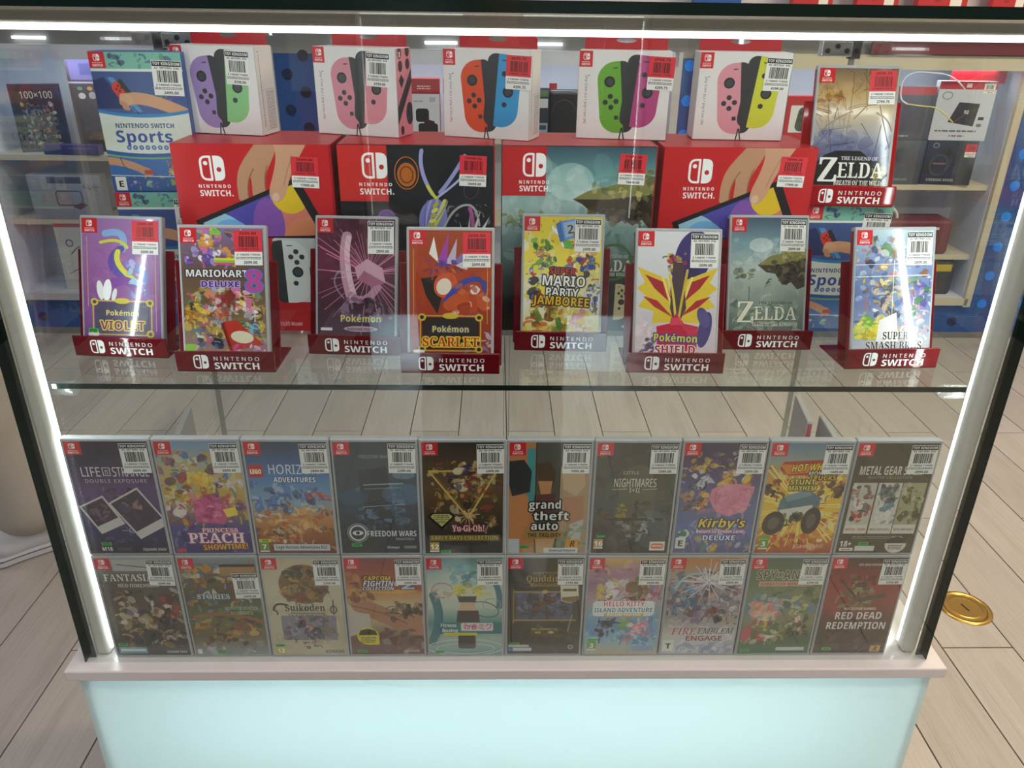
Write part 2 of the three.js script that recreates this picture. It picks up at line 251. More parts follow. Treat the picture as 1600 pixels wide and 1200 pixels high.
    P.t('THE LEGEND OF', 62, 121, 4, '#4d4a3c', { w: 46, font: SERIF }).t('Z', 22, 146, 30, '#e8e6d2', { w: 26, font: SERIF, stroke: '#5a6654', sw: 0.8 }).t('ELDA', 62, 143, 19, '#e8e6d2', { w: 58, font: SERIF, stroke: '#5a6654', sw: 0.8 }).t('TEARS OF THE KINGDOM', 62, 152, 5, '#e8e6d2', { w: 62, font: SERIF }).ring(50, 138, 24, 12, 0, 'rgba(60,110,80,.7)', 1);
  }, LIFT),
  brawl: () => cover((P) => {
    P.bg('#b8cfd8', '#7f93c0', '#6878a8', '#9aa6c0', '#e8e6e8').dabs(0, 8, 100, 130, ['#4a5a98', '#7a8ac0', '#c86a6a', '#e8c8a8', '#5a8a5a', '#f2f2f2', '#3a3a5a', '#d8b84a', '#8a5a3a', '#a8c8e0'], 420, 2, 9);
    P.dabs(26, 62, 40, 50, ['#3c5a9a', '#6a8ac0', '#e8d890', '#d8b89a', '#4a4a58'], 80, 3, 10).dabs(60, 70, 36, 30, ['#5a4a98', '#3a3a78', '#7a6ab8'], 40, 3, 9).dabs(62, 92, 26, 18, ['#ee9ab8', '#f2b6cc', '#e0789c'], 34, 4, 10).dabs(2, 116, 34, 32, ['#e8d84a', '#f2e86a', '#c8a82e', '#7ab04a'], 70, 3, 10).dabs(56, 110, 40, 44, ['#e0a0a0', '#f2ece8', '#c8a0a8', '#8a98b0', '#b8c8d0'], 80, 3, 10).p([[34, 120], [56, 110], [60, 150], [30, 152]], '#efecea').dabs(70, 60, 30, 60, ['#3f7a52', '#5a4ab0', '#e0c8a0'], 40, 2, 8);
    P.l([[0, 46], [100, 44]], '#f6f4e8', 0.8).l([[0, 62], [96, 60]], '#f2eecc', 1).l([[50, 40], [50, 120]], '#f6f4e8', 0.8);
    P.t('SUPER', 56, 146, 10, '#2f2b2c', { w: 34, font: SERIF, stroke: '#f2f0ee', sw: 0.7 }).t('SMASH BROS.', 56, 160, 11, '#2f2b2c', { w: 78, font: SERIF, stroke: '#f2f0ee', sw: 0.7 });
  }, LIFT),
  summit: () => cover((P) => {
    P.bg('#7b6650', '#c2a06c', '#d0bb98', '#a9a8b0', '#5a5c80', '#3c3d58', '#2b2a30'); cloud(P, 0, 20, 60, 50, ['#b88a5a', '#8d6c4e', '#d8b484'], 50); cloud(P, 0, 80, 100, 34, ['#50568a', '#6d73a0', '#8a90b4', '#3c4270'], 60);
    P.dabs(0, 30, 36, 26, ['#c8974e', '#a8743c', '#8a5a34'], 40, 3, 10).p([[0, 128], [16, 112], [30, 106], [62, 106], [76, 116], [84, 130], [100, 136], [100, 162], [0, 162]], '#2b2a2e').dabs(0, 116, 100, 46, ['#343234', '#232226', '#44423e'], 60, 3, 10).dabs(80, 126, 18, 26, ['#e0c04a', '#b89a3a', '#8a7a34'], 26, 2, 7);
    P.t('THE LEGEND OF', 62, 118, 4.4, '#dfe0e6', { w: 48, font: SERIF }).t('Z', 22, 146, 32, '#eeeee6', { w: 28, font: SERIF }).t('ELDA', 64, 141, 20, '#eeeee6', { w: 60, font: SERIF }).t('BREATH OF THE WILD', 62, 151, 6, '#eeeee6', { w: 62, font: SERIF });
  }, 0.95, looseFilm),
  polaroid: () => cover((P) => {
    P.bg('#3a3040', '#3f3450', '#6a4a78', '#584a7a', '#3c3660', '#2c2a38'); cloud(P, 0, 60, 100, 60, ['#8a6090', '#6a5a98', '#4a4478'], 60);
    P.t('LIFE', 24.5, 48, 13, '#e6e4e4', { w: 25, bold: false }).t('STRANGE', 73, 48, 13, '#e6e4e4', { w: 45, bold: false }).t('DOUBLE EXPOSURE', 53, 57, 5, '#cfcbd0', { w: 76, bold: false, space: 0.1 }); P.x.strokeStyle = '#e6e4e4'; P.x.lineWidth = 1; P.x.strokeRect(39.5, 36, 8.5, 11); P.t('IS', 43.8, 45, 6, '#e6e4e4', { w: 4.5, bold: false });
    const polaroid = (x, y, w, h, rot) => { const q = P.x; q.save(); q.translate(x, y); q.rotate(R(rot)); P.r(-w / 2, -h / 2, w, h, '#d8d2cf'); P.r(-w / 2 + 2.5, -h / 2 + 2.5, w - 5, h - 14, '#4a3a4c'); P.dabs(-w / 2 + 4, -h / 2 + 5, w - 9, h - 20, ['#8a6a6a', '#6a4a58', '#a8847a', '#3a3040', '#5a4a6a'], 26, 3, 8); q.restore(); };
    P.dabs(36, 64, 34, 40, ['#4a3a3c', '#6a5050', '#b08a80', '#3a2c34'], 60, 3, 10); polaroid(26, 104, 36, 46, -26); polaroid(72, 102, 46, 62, -30);
    P.rays(54, 128, 1, 8, 14, '#a8b4e0', 0.7).dabs(10, 136, 80, 10, ['#5a548a', '#453f70'], 20, 2, 6).asia(16, 145).t('M18', 22, 158, 5.5, '#e8e6e6', { w: 14 }).r(35, 153, 18, 5, '#4a4658').t('SQUARE ENIX', 82, 158, 4, '#dcd8da', { w: 30 });
  }),
  stage: () => cover((P) => {
    P.bg('#7fa0c8', '#c8b87a', '#c8a04a', '#5a5088', '#3c3a70').dabs(0, 10, 100, 60, ['#5a7ab8', '#8ab0d8', '#c8a04a', '#e0d0a0', '#4a3a58', '#b04a4a'], 150, 3, 12).dabs(0, 60, 100, 60, ['#c84a5a', '#e0c04a', '#5a8a58', '#e8d8c8', '#6a4a8a', '#8a5a34'], 150, 3, 11);
    P.dabs(34, 42, 30, 26, ['#f0cc4a', '#f2d868', '#e0b03a'], 60, 3, 9).p([[34, 84], [60, 74], [78, 96], [70, 118], [34, 114]], '#d05a88').dabs(32, 76, 44, 40, ['#e07aa0', '#c2487c', '#e892b4', '#a83a68'], 60, 4, 12).dabs(0, 76, 24, 34, ['#d8d0c8', '#c05058', '#e8e0d8'], 40, 3, 8).dabs(66, 52, 34, 10, ['#f0e8e0', '#d8c8c8'], 20, 3, 8).p([[70, 96], [86, 92], [88, 104], [74, 108]], '#f2d84a').dabs(0, 120, 100, 42, ['#46417e', '#3a3670', '#565096', '#7a86b0'], 70, 4, 12);
    P.t('PRINCESS', 62, 130, 6.5, '#f2e8e8', { w: 46, font: SERIF, stroke: '#a83a5c', sw: 0.9 }).t('PEACH', 56, 146, 15, '#f4eef0', { w: 72, font: SERIF, stroke: '#c24a74', sw: 1.1 }).t('SHOWTIME!', 66, 156, 8, '#f0b83c', { w: 58, stroke: '#7a3a24', sw: 1.1, rot: -2 }).r(3, 155, 12, 5, '#d8443c');
  }),
  bricks: () => cover((P) => {
    P.bg('#44525e', '#4a6a98', '#5f8ec0', '#84a8c0', '#c8935a', '#a4642f', '#6a3a28').dabs(0, 56, 90, 50, ['#5a80c0', '#8ab4d8', '#4a5a88', '#b8cce0', '#3e4a70'], 120, 3, 12).dabs(0, 96, 100, 56, ['#d89a50', '#e0b878', '#8a5a3a', '#c85a34', '#5a4a48', '#e8d8b0'], 170, 3, 10).dabs(66, 70, 30, 12, ['#d85a50', '#b83a3a', '#e88a70'], 30, 2, 8).dabs(40, 86, 30, 44, ['#e0a860', '#c8803c', '#f0d0a0'], 50, 4, 12);
    P.t('HORIZON', 57, 44, 13, '#e2e6ea', { w: 64, bold: false }).t('ADVENTURES', 57, 56, 7, '#f2f2f2', { w: 52, stroke: '#2c5a8a', sw: 1 }).r(2, 32, 17, 17, '#d0312b', 1).t('LEGO', 10.5, 44, 6, '#fff', { w: 14, stroke: '#e8c23a', sw: 0.5 }).r(2, 140, 16, 5, '#c8d83a').t('ASIA', 10, 144, 3, '#333', { w: 8 }).age(2, 145, '7', '#7a9a3a').r(20, 148, 72, 10, '#cfd4d8').t('Lego Horizon Adventures DLC', 56, 155, 4.6, '#25303a', { w: 66 });
  }),
  helmet: () => cover((P) => {
    P.bg('#454a4e', '#4c555c', '#43525e', '#3c4a5a', '#383c42', '#33363a').dabs(20, 60, 70, 60, ['#3a4654', '#566a7c', '#2e3640', '#6a8496'], 90, 3, 12);
    P.p([[28, 40], [62, 34], [68, 76], [30, 84]], '#3b4147').p([[34, 84], [68, 78], [70, 120], [30, 120]], '#323a42'); P.x.globalAlpha = 0.5; P.e(82, 74, 26, 16, 0, '#5a8ab0').e(20, 78, 18, 10, 0, '#41688c').e(84, 46, 14, 6, 0, '#8ab4cc'); P.x.globalAlpha = 1;
    P.l([[34, 60], [82, 58]], '#a8c4d0', 1.4).l([[34, 66], [80, 64]], '#8aa8b8', 0.8).l([[32, 92], [84, 88]], '#a0bccc', 0.8).dabs(24, 92, 60, 30, ['#465a70', '#5f7e98', '#2c343e'], 50, 3, 10).t('FREEDOM WARS', 50, 22, 4.5, '#8fa4b0', { w: 40, bold: false });
    P.ring(22, 131, 10, 11, 0, '#d4d8da', 2.4).ring(22, 131, 13, 14, 0, '#b8bcc0', 0.8).e(22, 131, 7, 3.6, 0, '#e0e2e4').e(22, 131, 2.4, 2.6, 0, '#2f3336').t('FREEDOM WARS', 65, 136, 8.5, '#e2e4e4', { w: 64, stroke: '#2c3034', sw: 0.6 }).t('REMASTERED', 82, 142, 3.2, '#b8bcc0', { w: 24 }).asia(13, 147).t('Dimps', 66, 155, 3.6, '#e2e2e2', { w: 16 }).r(80, 151, 16, 4, '#8a8e92');
  }),
  triangle: () => cover((P) => {
    P.bg('#3e3830', '#5a4a36', '#6a5238', '#54422f', '#393430', '#353130').dabs(8, 20, 84, 100, ['#8a6a3a', '#b8924a', '#5a4430', '#c8b070', '#3a3028', '#8a4a34', '#e0d0a8'], 230, 3, 11);
    P.l([[8, 40], [92, 40], [56, 108], [8, 40]], '#d6bb62', 2.4).l([[14, 43], [86, 43], [55, 101], [14, 43]], '#8d7230', 0.8).dabs(30, 34, 46, 40, ['#2f2a2a', '#c8a04a', '#8a3a34', '#e0d4b0', '#4a3a5a'], 70, 3, 9).rays(56, 104, 2, 16, 18, '#e0b878', 1.4);
    P.p([[10, 100], [34, 100], [40, 106], [22, 126], [4, 106]], '#22201e').p([[12, 102], [32, 102], [36, 106], [22, 121], [8, 106]], '#d2cc7a').fine(12, 104, 20, 3).fine(16, 112, 12, 2);
    P.t('Yu-Gi-Oh!', 56, 128, 9, '#f0e8e4', { w: 42, font: SERIF, stroke: '#9a2c3c', sw: 1.4 }).r(6, 134, 90, 9, '#8d7636').t('EARLY DAYS COLLECTION', 51, 141, 6, '#d8c67a', { w: 86, stroke: '#4c3d1a', sw: 0.5 }).age(6, 145, '12', '#c8a838').asia(20, 157);
  }),
  panels: () => cover((P) => {
    P.bg('#4f5a50', '#5a6058', '#6a6a5a', '#5c6454').r(0, 0, 33, 162, '#c28152').r(22, 8, 10, 90, '#4f9a9c').r(33, 0, 30, 162, '#57594f').r(63, 34, 37, 128, '#b39878').p([[0, 26], [18, 24], [28, 40], [26, 70], [4, 76], [0, 60]], '#35383a').p([[0, 76], [24, 76], [26, 110], [16, 140], [0, 150]], '#cc8a58').p([[34, 30], [50, 26], [58, 44], [54, 66], [36, 66]], '#5a4632').p([[36, 54], [54, 54], [52, 74], [40, 74]], '#c89264').p([[32, 74], [58, 72], [60, 100], [30, 100]], '#6a3c3a').p([[66, 38], [92, 36], [96, 60], [84, 76], [68, 66]], '#c9ab84').p([[68, 78], [94, 76], [96, 112], [74, 118]], '#b9835c').p([[78, 118], [96, 110], [92, 140], [80, 146]], '#bfc0bc').l([[33, 0], [33, 100]], '#22221f', 1).l([[63, 34], [63, 110]], '#22221f', 1).p([[34, 138], [60, 138], [56, 162], [36, 162]], '#cfa67c').p([[62, 130], [76, 128], [72, 162], [62, 162]], '#6c7a5c').r(0, 140, 14, 22, '#c9cfd4').dabs(64, 118, 34, 30, ['#8a9a78', '#6c7a5c', '#c8c4b4'], 20, 4, 10);
    P.t('grand', 46, 94, 12, '#f4f2ee', { w: 42, stroke: '#1c1c1c', sw: 1.8 }).t('theft', 54, 111, 12, '#f4f2ee', { w: 46, stroke: '#1c1c1c', sw: 1.8 }).t('auto', 46, 126, 12, '#f4f2ee', { w: 36, stroke: '#1c1c1c', sw: 1.8 }).p([[20, 128], [72, 128], [70, 140], [22, 140]], '#a88a52').t('THE TRILOGY', 46, 137, 6, '#3c2f18', { w: 44 }).r(74, 141, 16, 13, '#dc9a34', 1.5).t('R', 82, 152, 9, '#3a2a14', { w: 7, italic: true }).asia(14, 150).r(46, 154, 44, 8, '#dfe3e4').t('Download Required', 70, 160, 4, '#38424a', { w: 34 });
  }),
  murk: () => cover((P) => {
    P.bg('#4c4a42', '#57544a', '#5e5c4a', '#585c58', '#525a5c', '#403f3c', '#3c3936').dabs(0, 0, 100, 162, ['#5a5648', '#4c4a42', '#666250', '#4a4e4e'], 140, 6, 18); P.x.globalAlpha = 0.35; P.e(54, 80, 24, 50, 0, '#8a8662').e(76, 126, 22, 30, -10, '#7a90a0'); P.x.globalAlpha = 1;
    P.dabs(28, 86, 14, 22, ['#c8a836', '#d8bc48', '#8a742a'], 20, 2, 6).dabs(52, 82, 16, 24, ['#4a4642', '#35322f', '#5c564e'], 26, 3, 8).r(10, 108, 80, 4, '#4c4438').dabs(24, 108, 50, 34, ['#6c6a62', '#8a98a4', '#3f3c38', '#a8acaa', '#5a5248'], 70, 3, 9).dabs(0, 96, 24, 30, ['#6a5438', '#4a3c2c'], 20, 3, 10);
    P.t('LITTLE', 44, 44, 4.5, '#d0ccc0', { w: 20, bold: false }).t('NIGHTMARES', 50, 62, 12, '#e4e2d8', { w: 54, bold: false }).l([[22, 66], [40, 65]], '#d8d4c8', 0.8).l([[60, 66], [78, 65]], '#d8d4c8', 0.8).t('I+II', 50, 70, 7, '#e4e2d8', { w: 14, bold: false }).r(6, 134, 11, 4, '#3bb54a').age(3, 140, '16', '#c49a6a').r(76, 144, 20, 14, '#e8e4de').r(78, 147, 16, 8, '#dd7a44', 3).t('BANDAI NAMCO', 86, 152, 2.6, '#fff', { w: 13 });
  }),
  dreamy: () => cover((P) => {
    P.bg('#4c4258', '#5c5070', '#67688e', '#6a78a0', '#6e7cae', '#5c6290').dabs(0, 10, 100, 60, ['#4a3c50', '#c8a03c', '#6a5a88', '#8a8498', '#d0c8d4'], 110, 2, 9).dabs(10, 24, 40, 16, ['#d0a838', '#b88a34', '#e8c85a'], 36, 2, 8).dabs(52, 30, 40, 34, ['#e8e0d8', '#d89a3c', '#c86a3c', '#e8c04a'], 60, 3, 9).dabs(14, 44, 20, 20, ['#c8ccd4', '#8a90a0', '#e8e8ec'], 26, 3, 8).dabs(6, 70, 32, 26, ['#e0a050', '#c87a3c', '#f0c070', '#7a4a3a'], 50, 3, 9);
    P.p([[40, 66], [52, 58], [76, 58], [94, 62], [92, 76], [88, 96], [66, 106], [48, 98], [38, 80]], '#df8fa6').dabs(42, 62, 48, 40, ['#e59aae', '#d67f99', '#eaa8ba', '#cf7690'], 44, 5, 13).dabs(0, 112, 100, 50, ['#6a86c0', '#8aa8d8', '#d8b84a', '#5a8a5c', '#e0e4ee', '#8a78b0'], 140, 3, 10);
    P.t('Kirby\'s', 58, 122, 13, '#f2dc58', { w: 62, stroke: '#4a3c58', sw: 1.6, italic: true }).t('Return to Dream Land', 58, 131, 5.2, '#f4eef2', { w: 62, stroke: '#a04a78', sw: 0.8 }).t('DELUXE', 58, 142, 7.5, '#e8eef8', { w: 44, stroke: '#3c5590', sw: 1 }).r(5, 131, 10, 5, '#3b8a5a').r(2, 138, 13, 17, '#e4e2dc').t('E', 8.5, 151, 9, '#222', { w: 8 });
  }),
  truck: () => cover((P) => {
    P.bg('#6d8ca8', '#a0a898', '#d8a04a', '#e8b83e', '#e0c84a', '#d0883a', '#a84a2c').dabs(0, 30, 100, 124, ['#e8c23e', '#d8822e', '#b8502c', '#f2dc5c', '#f0e8b0'], 220, 4, 14).rays(50, 90, 24, 86, 50, '#f2e07a', 2.2).dabs(0, 52, 22, 24, ['#4a3c38', '#8a4438', '#2f2a28'], 34, 3, 9).dabs(70, 54, 30, 24, ['#4e4640', '#7a5a48', '#332e2a'], 34, 3, 9);
    P.p([[22, 80], [58, 68], [74, 78], [70, 100], [30, 108], [20, 96]], '#5c7a86').p([[28, 74], [56, 66], [62, 74], [30, 84]], '#7d9aa4').p([[22, 96], [64, 88], [66, 100], [30, 108]], '#d8d4c8').e(66, 112, 12, 20, 6, '#37322e').e(66, 112, 6, 11, 6, '#5f564e').e(18, 116, 14, 18, 12, '#3c3632').e(18, 116, 7, 10, 12, '#665a50').dabs(30, 100, 30, 20, ['#34463a', '#4c5c4a', '#2c2c2a'], 30, 3, 9).dabs(20, 132, 60, 26, ['#c0482e', '#e0a23c', '#8a3424'], 50, 4, 10);
    P.p([[18, 26], [52, 24], [96, 20], [90, 44], [60, 44], [26, 46], [14, 36]], '#b83a2c').p([[14, 30], [50, 30], [88, 26], [60, 40], [24, 44]], '#dd8a34').t('HOT WHEELS', 58, 38, 10, '#f2e23e', { w: 60, stroke: '#7a2018', sw: 1.2, italic: true, rot: -4 }).t('MONSTER', 68, 45, 6, '#f0ece0', { w: 34, stroke: '#2c2622', sw: 1.2 }).t('TRUCKS', 70, 52, 7, '#f0c43a', { w: 34, stroke: '#2c2622', sw: 1.2 }).t('STUNT', 46, 58, 7, '#e8dc4a', { w: 32, stroke: '#4c463c', sw: 1.2 }).t('MAYHEM', 47, 67, 7, '#e8dc4a', { w: 36, stroke: '#4c463c', sw: 1.2 }).r(4, 136, 12, 4, '#3bb54a').age(4, 141, '3', '#6d9a3c').t('GameMill', 70, 154, 6, '#e8c8b0', { w: 38, bold: false });
  }),
  triptych: () => cover((P) => {
    P.bg('#4e4a3c', '#524c3e', '#5a5342', '#4e4839', '#494334').t('METAL GEAR SOLID', 48, 44, 12, '#dcd8cc', { w: 82 }).t('MASTER COLLECTION', 48, 50, 3.6, '#a39a80', { w: 56, space: 0.15 });
    [[4, '#c9c5bc', ['#2f2c2a', '#7d746c', '#a83c34', '#e4e0d8']], [36, '#d5d2c9', ['#8f9798', '#4c5254', '#5a8a98', '#e8e6e0']], [67, '#aca987', ['#5a5a34', '#83835a', '#3a3a24', '#c4c29c']]].forEach(([x, c, l], i) => P.r(x, 56, 30, 62, c).dabs(x + 2, 58, 26, 58, l, 60, 3, 9).r(x, 118, 30, 14, '#ddd9cf').t(i ? 'METAL GEAR SOLID ' + (i + 1) : 'METAL GEAR', x + 15, 127, 3.4, i ? '#5c584e' : '#b8403c', { w: 26 }));
    P.fine(18, 136, 64, 2, '#a39a80').t('18+', 11, 152, 9, '#eeeae0', { w: 16 }).r(4, 154, 18, 5, '#e4e0d6').fine(7, 156, 12, 1).asia(28, 145).r(24, 151, 26, 8, '#d8dcd8').e(77, 149, 14, 13, 0, '#d9d5c9').p([[63, 147], [66, 140], [77, 136], [88, 140], [91, 147]], '#2e2c28').fine(68, 150, 18, 3);
  }),
  warriors: () => cover((P) => {
    P.bg('#a8a49c', '#6a6258', '#5a5046', '#6a5a4a', '#4a443e', '#3c3a38').r(22, 2, 60, 18, '#b8bcb8').l([[28, 10], [80, 16]], '#8a7a58', 2).dabs(10, 50, 88, 96, ['#8a7048', '#3e3834', '#c8b490', '#6a3a38', '#4c4058', '#a8803c', '#e0d4c0', '#2c2a2a'], 260, 3, 12).dabs(76, 62, 20, 34, ['#8e3436', '#b04a44', '#6a2a2c'], 34, 3, 9).dabs(58, 96, 40, 30, ['#4e4a4a', '#332f30', '#7a7470'], 40, 4, 11);
    P.t('FANTASIAN', 44, 36, 11, '#eeeae2', { w: 74, font: SERIF, stroke: '#4a4238', sw: 0.6 }).t('NEO DIMENSION', 50, 46, 5.5, '#e0dcd4', { w: 54, font: SERIF }).asia(4, 141).r(4, 148, 38, 11, '#6a9aa8').r(6, 151, 34, 4, '#d8e0e0').t('SQUARE ENIX', 82, 158, 4, '#d8d4d0', { w: 28 });
  }),
  beasts: () => cover((P) => {
    P.bg('#8d9aa0', '#7a6a48', '#5a5640', '#6d6e4a', '#7a6a4e', '#8d9aa0').dabs(0, 10, 80, 64, ['#c88a3c', '#e0b04a', '#5a6a88', '#8a4a34', '#3e4a3c', '#d8d4c0'], 170, 3, 11).dabs(0, 70, 100, 40, ['#5d7446', '#7c8a58', '#4a5a3c', '#8d9aa8'], 100, 4, 12).dabs(6, 100, 90, 44, ['#b8803c', '#8a5a30', '#d0a860', '#4c3a2a'], 110, 3, 11).s(8, 96, 50, 84, 96, 104, '#a86a34', 5).dabs(10, 142, 88, 18, ['#a8b0b0', '#c4c8c4', '#7c8684'], 30, 4, 12);
    P.r(52, 12, 46, 16, '#b08a58').r(52, 10, 46, 4, '#3a342e').t('2', 92, 10, 6, '#d8443c', {}).t('STORIES', 38, 66, 8, '#e4e4e0', { w: 44, font: SERIF, stroke: '#4a5470', sw: 1 }).t('MONSTER HUNTER', 72, 84, 5, '#b8c49a', { w: 44, font: SERIF }).t('STORIES 2', 72, 92, 5, '#b8c49a', { w: 30, font: SERIF }).r(3, 152, 6, 8, '#e8e6e0').asia(30, 154);
  }),
  parchment: () => cover((P) => {
    P.bg('#c8bc9c', '#cfc6aa', '#cdc4aa', '#c4baa0').dabs(0, 0, 100, 162, ['#d4cab0', '#c0b492', '#cac0a4'], 90, 8, 24); P.e(52, 42, 33, 32, 0, '#8a6c44').dabs(20, 12, 64, 62, ['#7a5a34', '#a8844a', '#4c4a38', '#c09a58', '#8a4a34', '#33342e'], 170, 3, 9, true).r(16, 94, 74, 42, '#8f8a9a').dabs(16, 94, 74, 42, ['#6a6478', '#a8a4b0', '#4c4a58', '#8a7a6c'], 90, 3, 9).dabs(42, 94, 24, 56, ['#8a3434', '#4c4a58', '#c8a890', '#35343c', '#6d7a98'], 70, 3, 8);
    P.s(8, 84, 10, 70, 26, 76, '#34323a', 3).s(8, 84, 14, 88, 12, 92, '#34323a', 2).t('Suikoden', 50, 86, 11, '#2c2a36', { w: 54, font: SERIF }).ring(88, 84, 4, 6, 0, '#3c3a44', 1.6).l([[88, 68], [88, 92]], '#3c3a44', 1.6).r(30, 89, 46, 1.2, '#3c3a44').t('I & II HD REMASTER', 52, 94, 3, '#3c3a44', { w: 50, font: SERIF }).asia(3, 143).r(3, 149, 14, 12, '#c8b44a').t('12', 10, 158, 7, '#fff').t('KONAMI', 84, 159, 5.5, '#55504a', { w: 26 });
  }),
  brawler: () => cover((P) => {
    P.bg('#8a4a48', '#a8523c', '#c88a50', '#cfc49a', '#c2a888', '#7a5a4e', '#6a463e').dabs(0, 24, 34, 54, ['#8a4a38', '#b8805c', '#c8a050', '#6a3a30'], 70, 4, 12).p([[2, 74], [30, 70], [96, 104], [92, 124], [60, 116], [8, 86]], '#b67e5e').s(6, 78, 50, 88, 84, 112, '#8f5a42', 2).dabs(58, 72, 44, 30, ['#6a5444', '#4a4a40', '#b88a68', '#33322e'], 70, 3, 10).p([[76, 92], [98, 88], [100, 130], [82, 126]], '#b88462').dabs(72, 80, 28, 16, ['#3a302a', '#2c2624', '#55463c'], 40, 3, 10).dabs(40, 116, 60, 44, ['#6a3c38', '#4c3c3a', '#8a5a50', '#b0a090'], 80, 4, 12).p([[0, 86], [28, 92], [30, 120], [0, 130]], '#c9c0b4').r(20, 32, 80, 22, '#a84434').p([[30, 50], [100, 52], [72, 58], [30, 56]], '#e0a83c');
    P.t('CAPCOM', 42, 36, 7, '#e8cc4a', { w: 36, stroke: '#4a2c24', sw: 1.1 }).t('FIGHTING', 46, 45, 8.5, '#eeece8', { w: 48, stroke: '#35304a', sw: 1.2, italic: true }).t('COLLECTION', 42, 52, 6, '#eeece8', { w: 42, stroke: '#35304a', sw: 1, italic: true }).t('2', 82, 50, 17, '#c4cad8', { w: 20, stroke: '#3a3c58', sw: 1.4, italic: true }).e(24, 130, 15, 15, 0, '#e4d23c').r(24, 130, 15, 15, '#e4d23c', 2).p([[11, 128], [14, 120], [24, 117], [34, 120], [37, 128]], '#2f2d2a').fine(14, 132, 20, 4).asia(8, 154).t('CAPCOM', 84, 158, 4, '#d8c8b8', { w: 20 });
  }),
  fitness: () => cover((P) => {
    P.bg('#5f8f92', '#b9cdc0', '#d6dcc8', '#c8d4c4', '#5d9698', '#b4c8bc', '#7aa0a0').s(8, 60, 22, 100, 4, 140, '#4c8490', 12).s(74, 20, 100, 40, 96, 80, '#4c8490', 8).ring(76, 84, 20, 12, 20, '#4a5a5c', 1.4).ring(20, 52, 14, 12, 0, '#c48a90', 1.6).ring(86, 76, 12, 10, 0, '#9aaeaa', 1).ring(50, 150, 52, 14, 0, '#d8e2da', 1.4).ring(50, 152, 40, 9, 0, '#d8e2da', 1);
    P.dabs(32, 10, 40, 34, ['#7ab0b8', '#8cc0c6', '#5d98a4'], 60, 4, 11).dabs(34, 42, 38, 18, ['#d8cc48', '#e4da68', '#c0b23a'], 46, 4, 10).dabs(8, 52, 26, 12, ['#dcc8b4', '#e8dcd0', '#bca894'], 20, 3, 8).p([[40, 62], [66, 62], [64, 72], [42, 72]], '#4a4c50').p([[44, 72], [62, 72], [66, 86], [42, 86]], '#d8b898').p([[40, 86], [68, 86], [70, 106], [38, 106]], '#46443f').r(40, 128, 24, 24, '#3f3e3a', 4);
    P.r(8, 106, 92, 20, '#3f8088').t('Fitness', 16, 114, 6, '#eef2ee', { w: 22, align: 'left' }).t('Boxing', 18, 123, 6, '#eef2ee', { w: 22, align: 'left' }).r(44, 107, 44, 14, '#e8e0e4', 2).glyphs(47, 108.5, 9.5, '#c83a64').r(20, 124, 46, 5, '#dcd04a').asia(8, 155);
  }),
  broom: () => cover((P) => {
    P.bg('#4c463a', '#514a3e', '#4c473c', '#464138', '#3e3a34').dabs(0, 0, 100, 162, ['#544d40', '#443f36', '#4e483c'], 70, 8, 20).r(12, 56, 76, 46, '#5a5f7a').dabs(12, 56, 76, 46, ['#6a7090', '#4a4e64', '#3c4438', '#8a8ca0', '#4a3c30'], 110, 3, 10).dabs(34, 62, 30, 30, ['#4a342a', '#8a4a34', '#3a3a30'], 30, 3, 8).l([[8, 55], [92, 55]], '#b49a54', 2.4).l([[8, 103], [92, 103]], '#b49a54', 2.4).l([[8, 52], [8, 108]], '#8d7840', 1.8).e(50, 55, 4, 3, 0, '#d0b868');
    P.r(32, 116, 38, 14, '#5d5032').r(33, 117, 36, 3, '#a88f4e').e(42, 124, 4, 2.4, 0, '#c8b890').e(60, 124, 4, 2.4, 0, '#c8b890').l([[42, 112], [51, 118]], '#a88f4e', 1).dabs(10, 118, 80, 16, ['#5c5238', '#6a5e42'], 22, 3, 9).l([[88, 94], [83, 122]], '#a09a88', 1.6).t('HARRY POTTER', 50, 26, 4, '#a8925c', { w: 34, font: SERIF }).t('Quidditch', 52, 38, 10, '#c0a452', { w: 56, font: SERIF, stroke: '#3a3020', sw: 0.8 }).r(30, 41, 44, 5, '#a88c3c').t('CHAMPIONS', 52, 45, 3.6, '#4a3c18', { w: 36 }).p([[70, 44], [94, 44], [96, 68], [84, 74], [72, 70]], '#e0d8c4').r(74, 50, 18, 4, '#6a5a3a').p([[73, 64], [95, 62], [96, 68], [84, 73], [73, 69]], '#8d7038').asia(4, 142).r(2, 146, 28, 4, '#c8c4bc').r(2, 151, 32, 6, '#c9d2dc').r(2, 151, 6, 6, '#3a7ac0').ring(88, 150, 3, 3, 0, '#cfcabc', 1);
  }),
  pastel: () => cover((P) => {
    P.bg('#d8b46a', '#b88a9c', '#9c7a98', '#c0a4ac', '#8ab0c8', '#7aa4cc', '#9cc4d8', '#c4b48a').dabs(0, 10, 100, 60, ['#a87898', '#8a6a90', '#c89ab0', '#d8b88a', '#6a5a78'], 110, 4, 14).dabs(24, 34, 28, 34, ['#e4e0de', '#eeeae8', '#d0c8cc'], 46, 4, 11).dabs(52, 34, 28, 32, ['#8a5c3a', '#a87448', '#c8a070', '#5a8a4a'], 46, 4, 10).dabs(8, 46, 18, 18, ['#e8d85a', '#d8c03c'], 24, 3, 9).dabs(80, 40, 18, 24, ['#d08a9c', '#a85a70', '#e8c0c8'], 26, 3, 9).dabs(16, 62, 70, 10, ['#5a3c34', '#7a5444'], 26, 3, 8).dabs(0, 92, 100, 62, ['#8ab4d8', '#a8d0e0', '#6a98c4', '#d8e8ea'], 100, 5, 14);
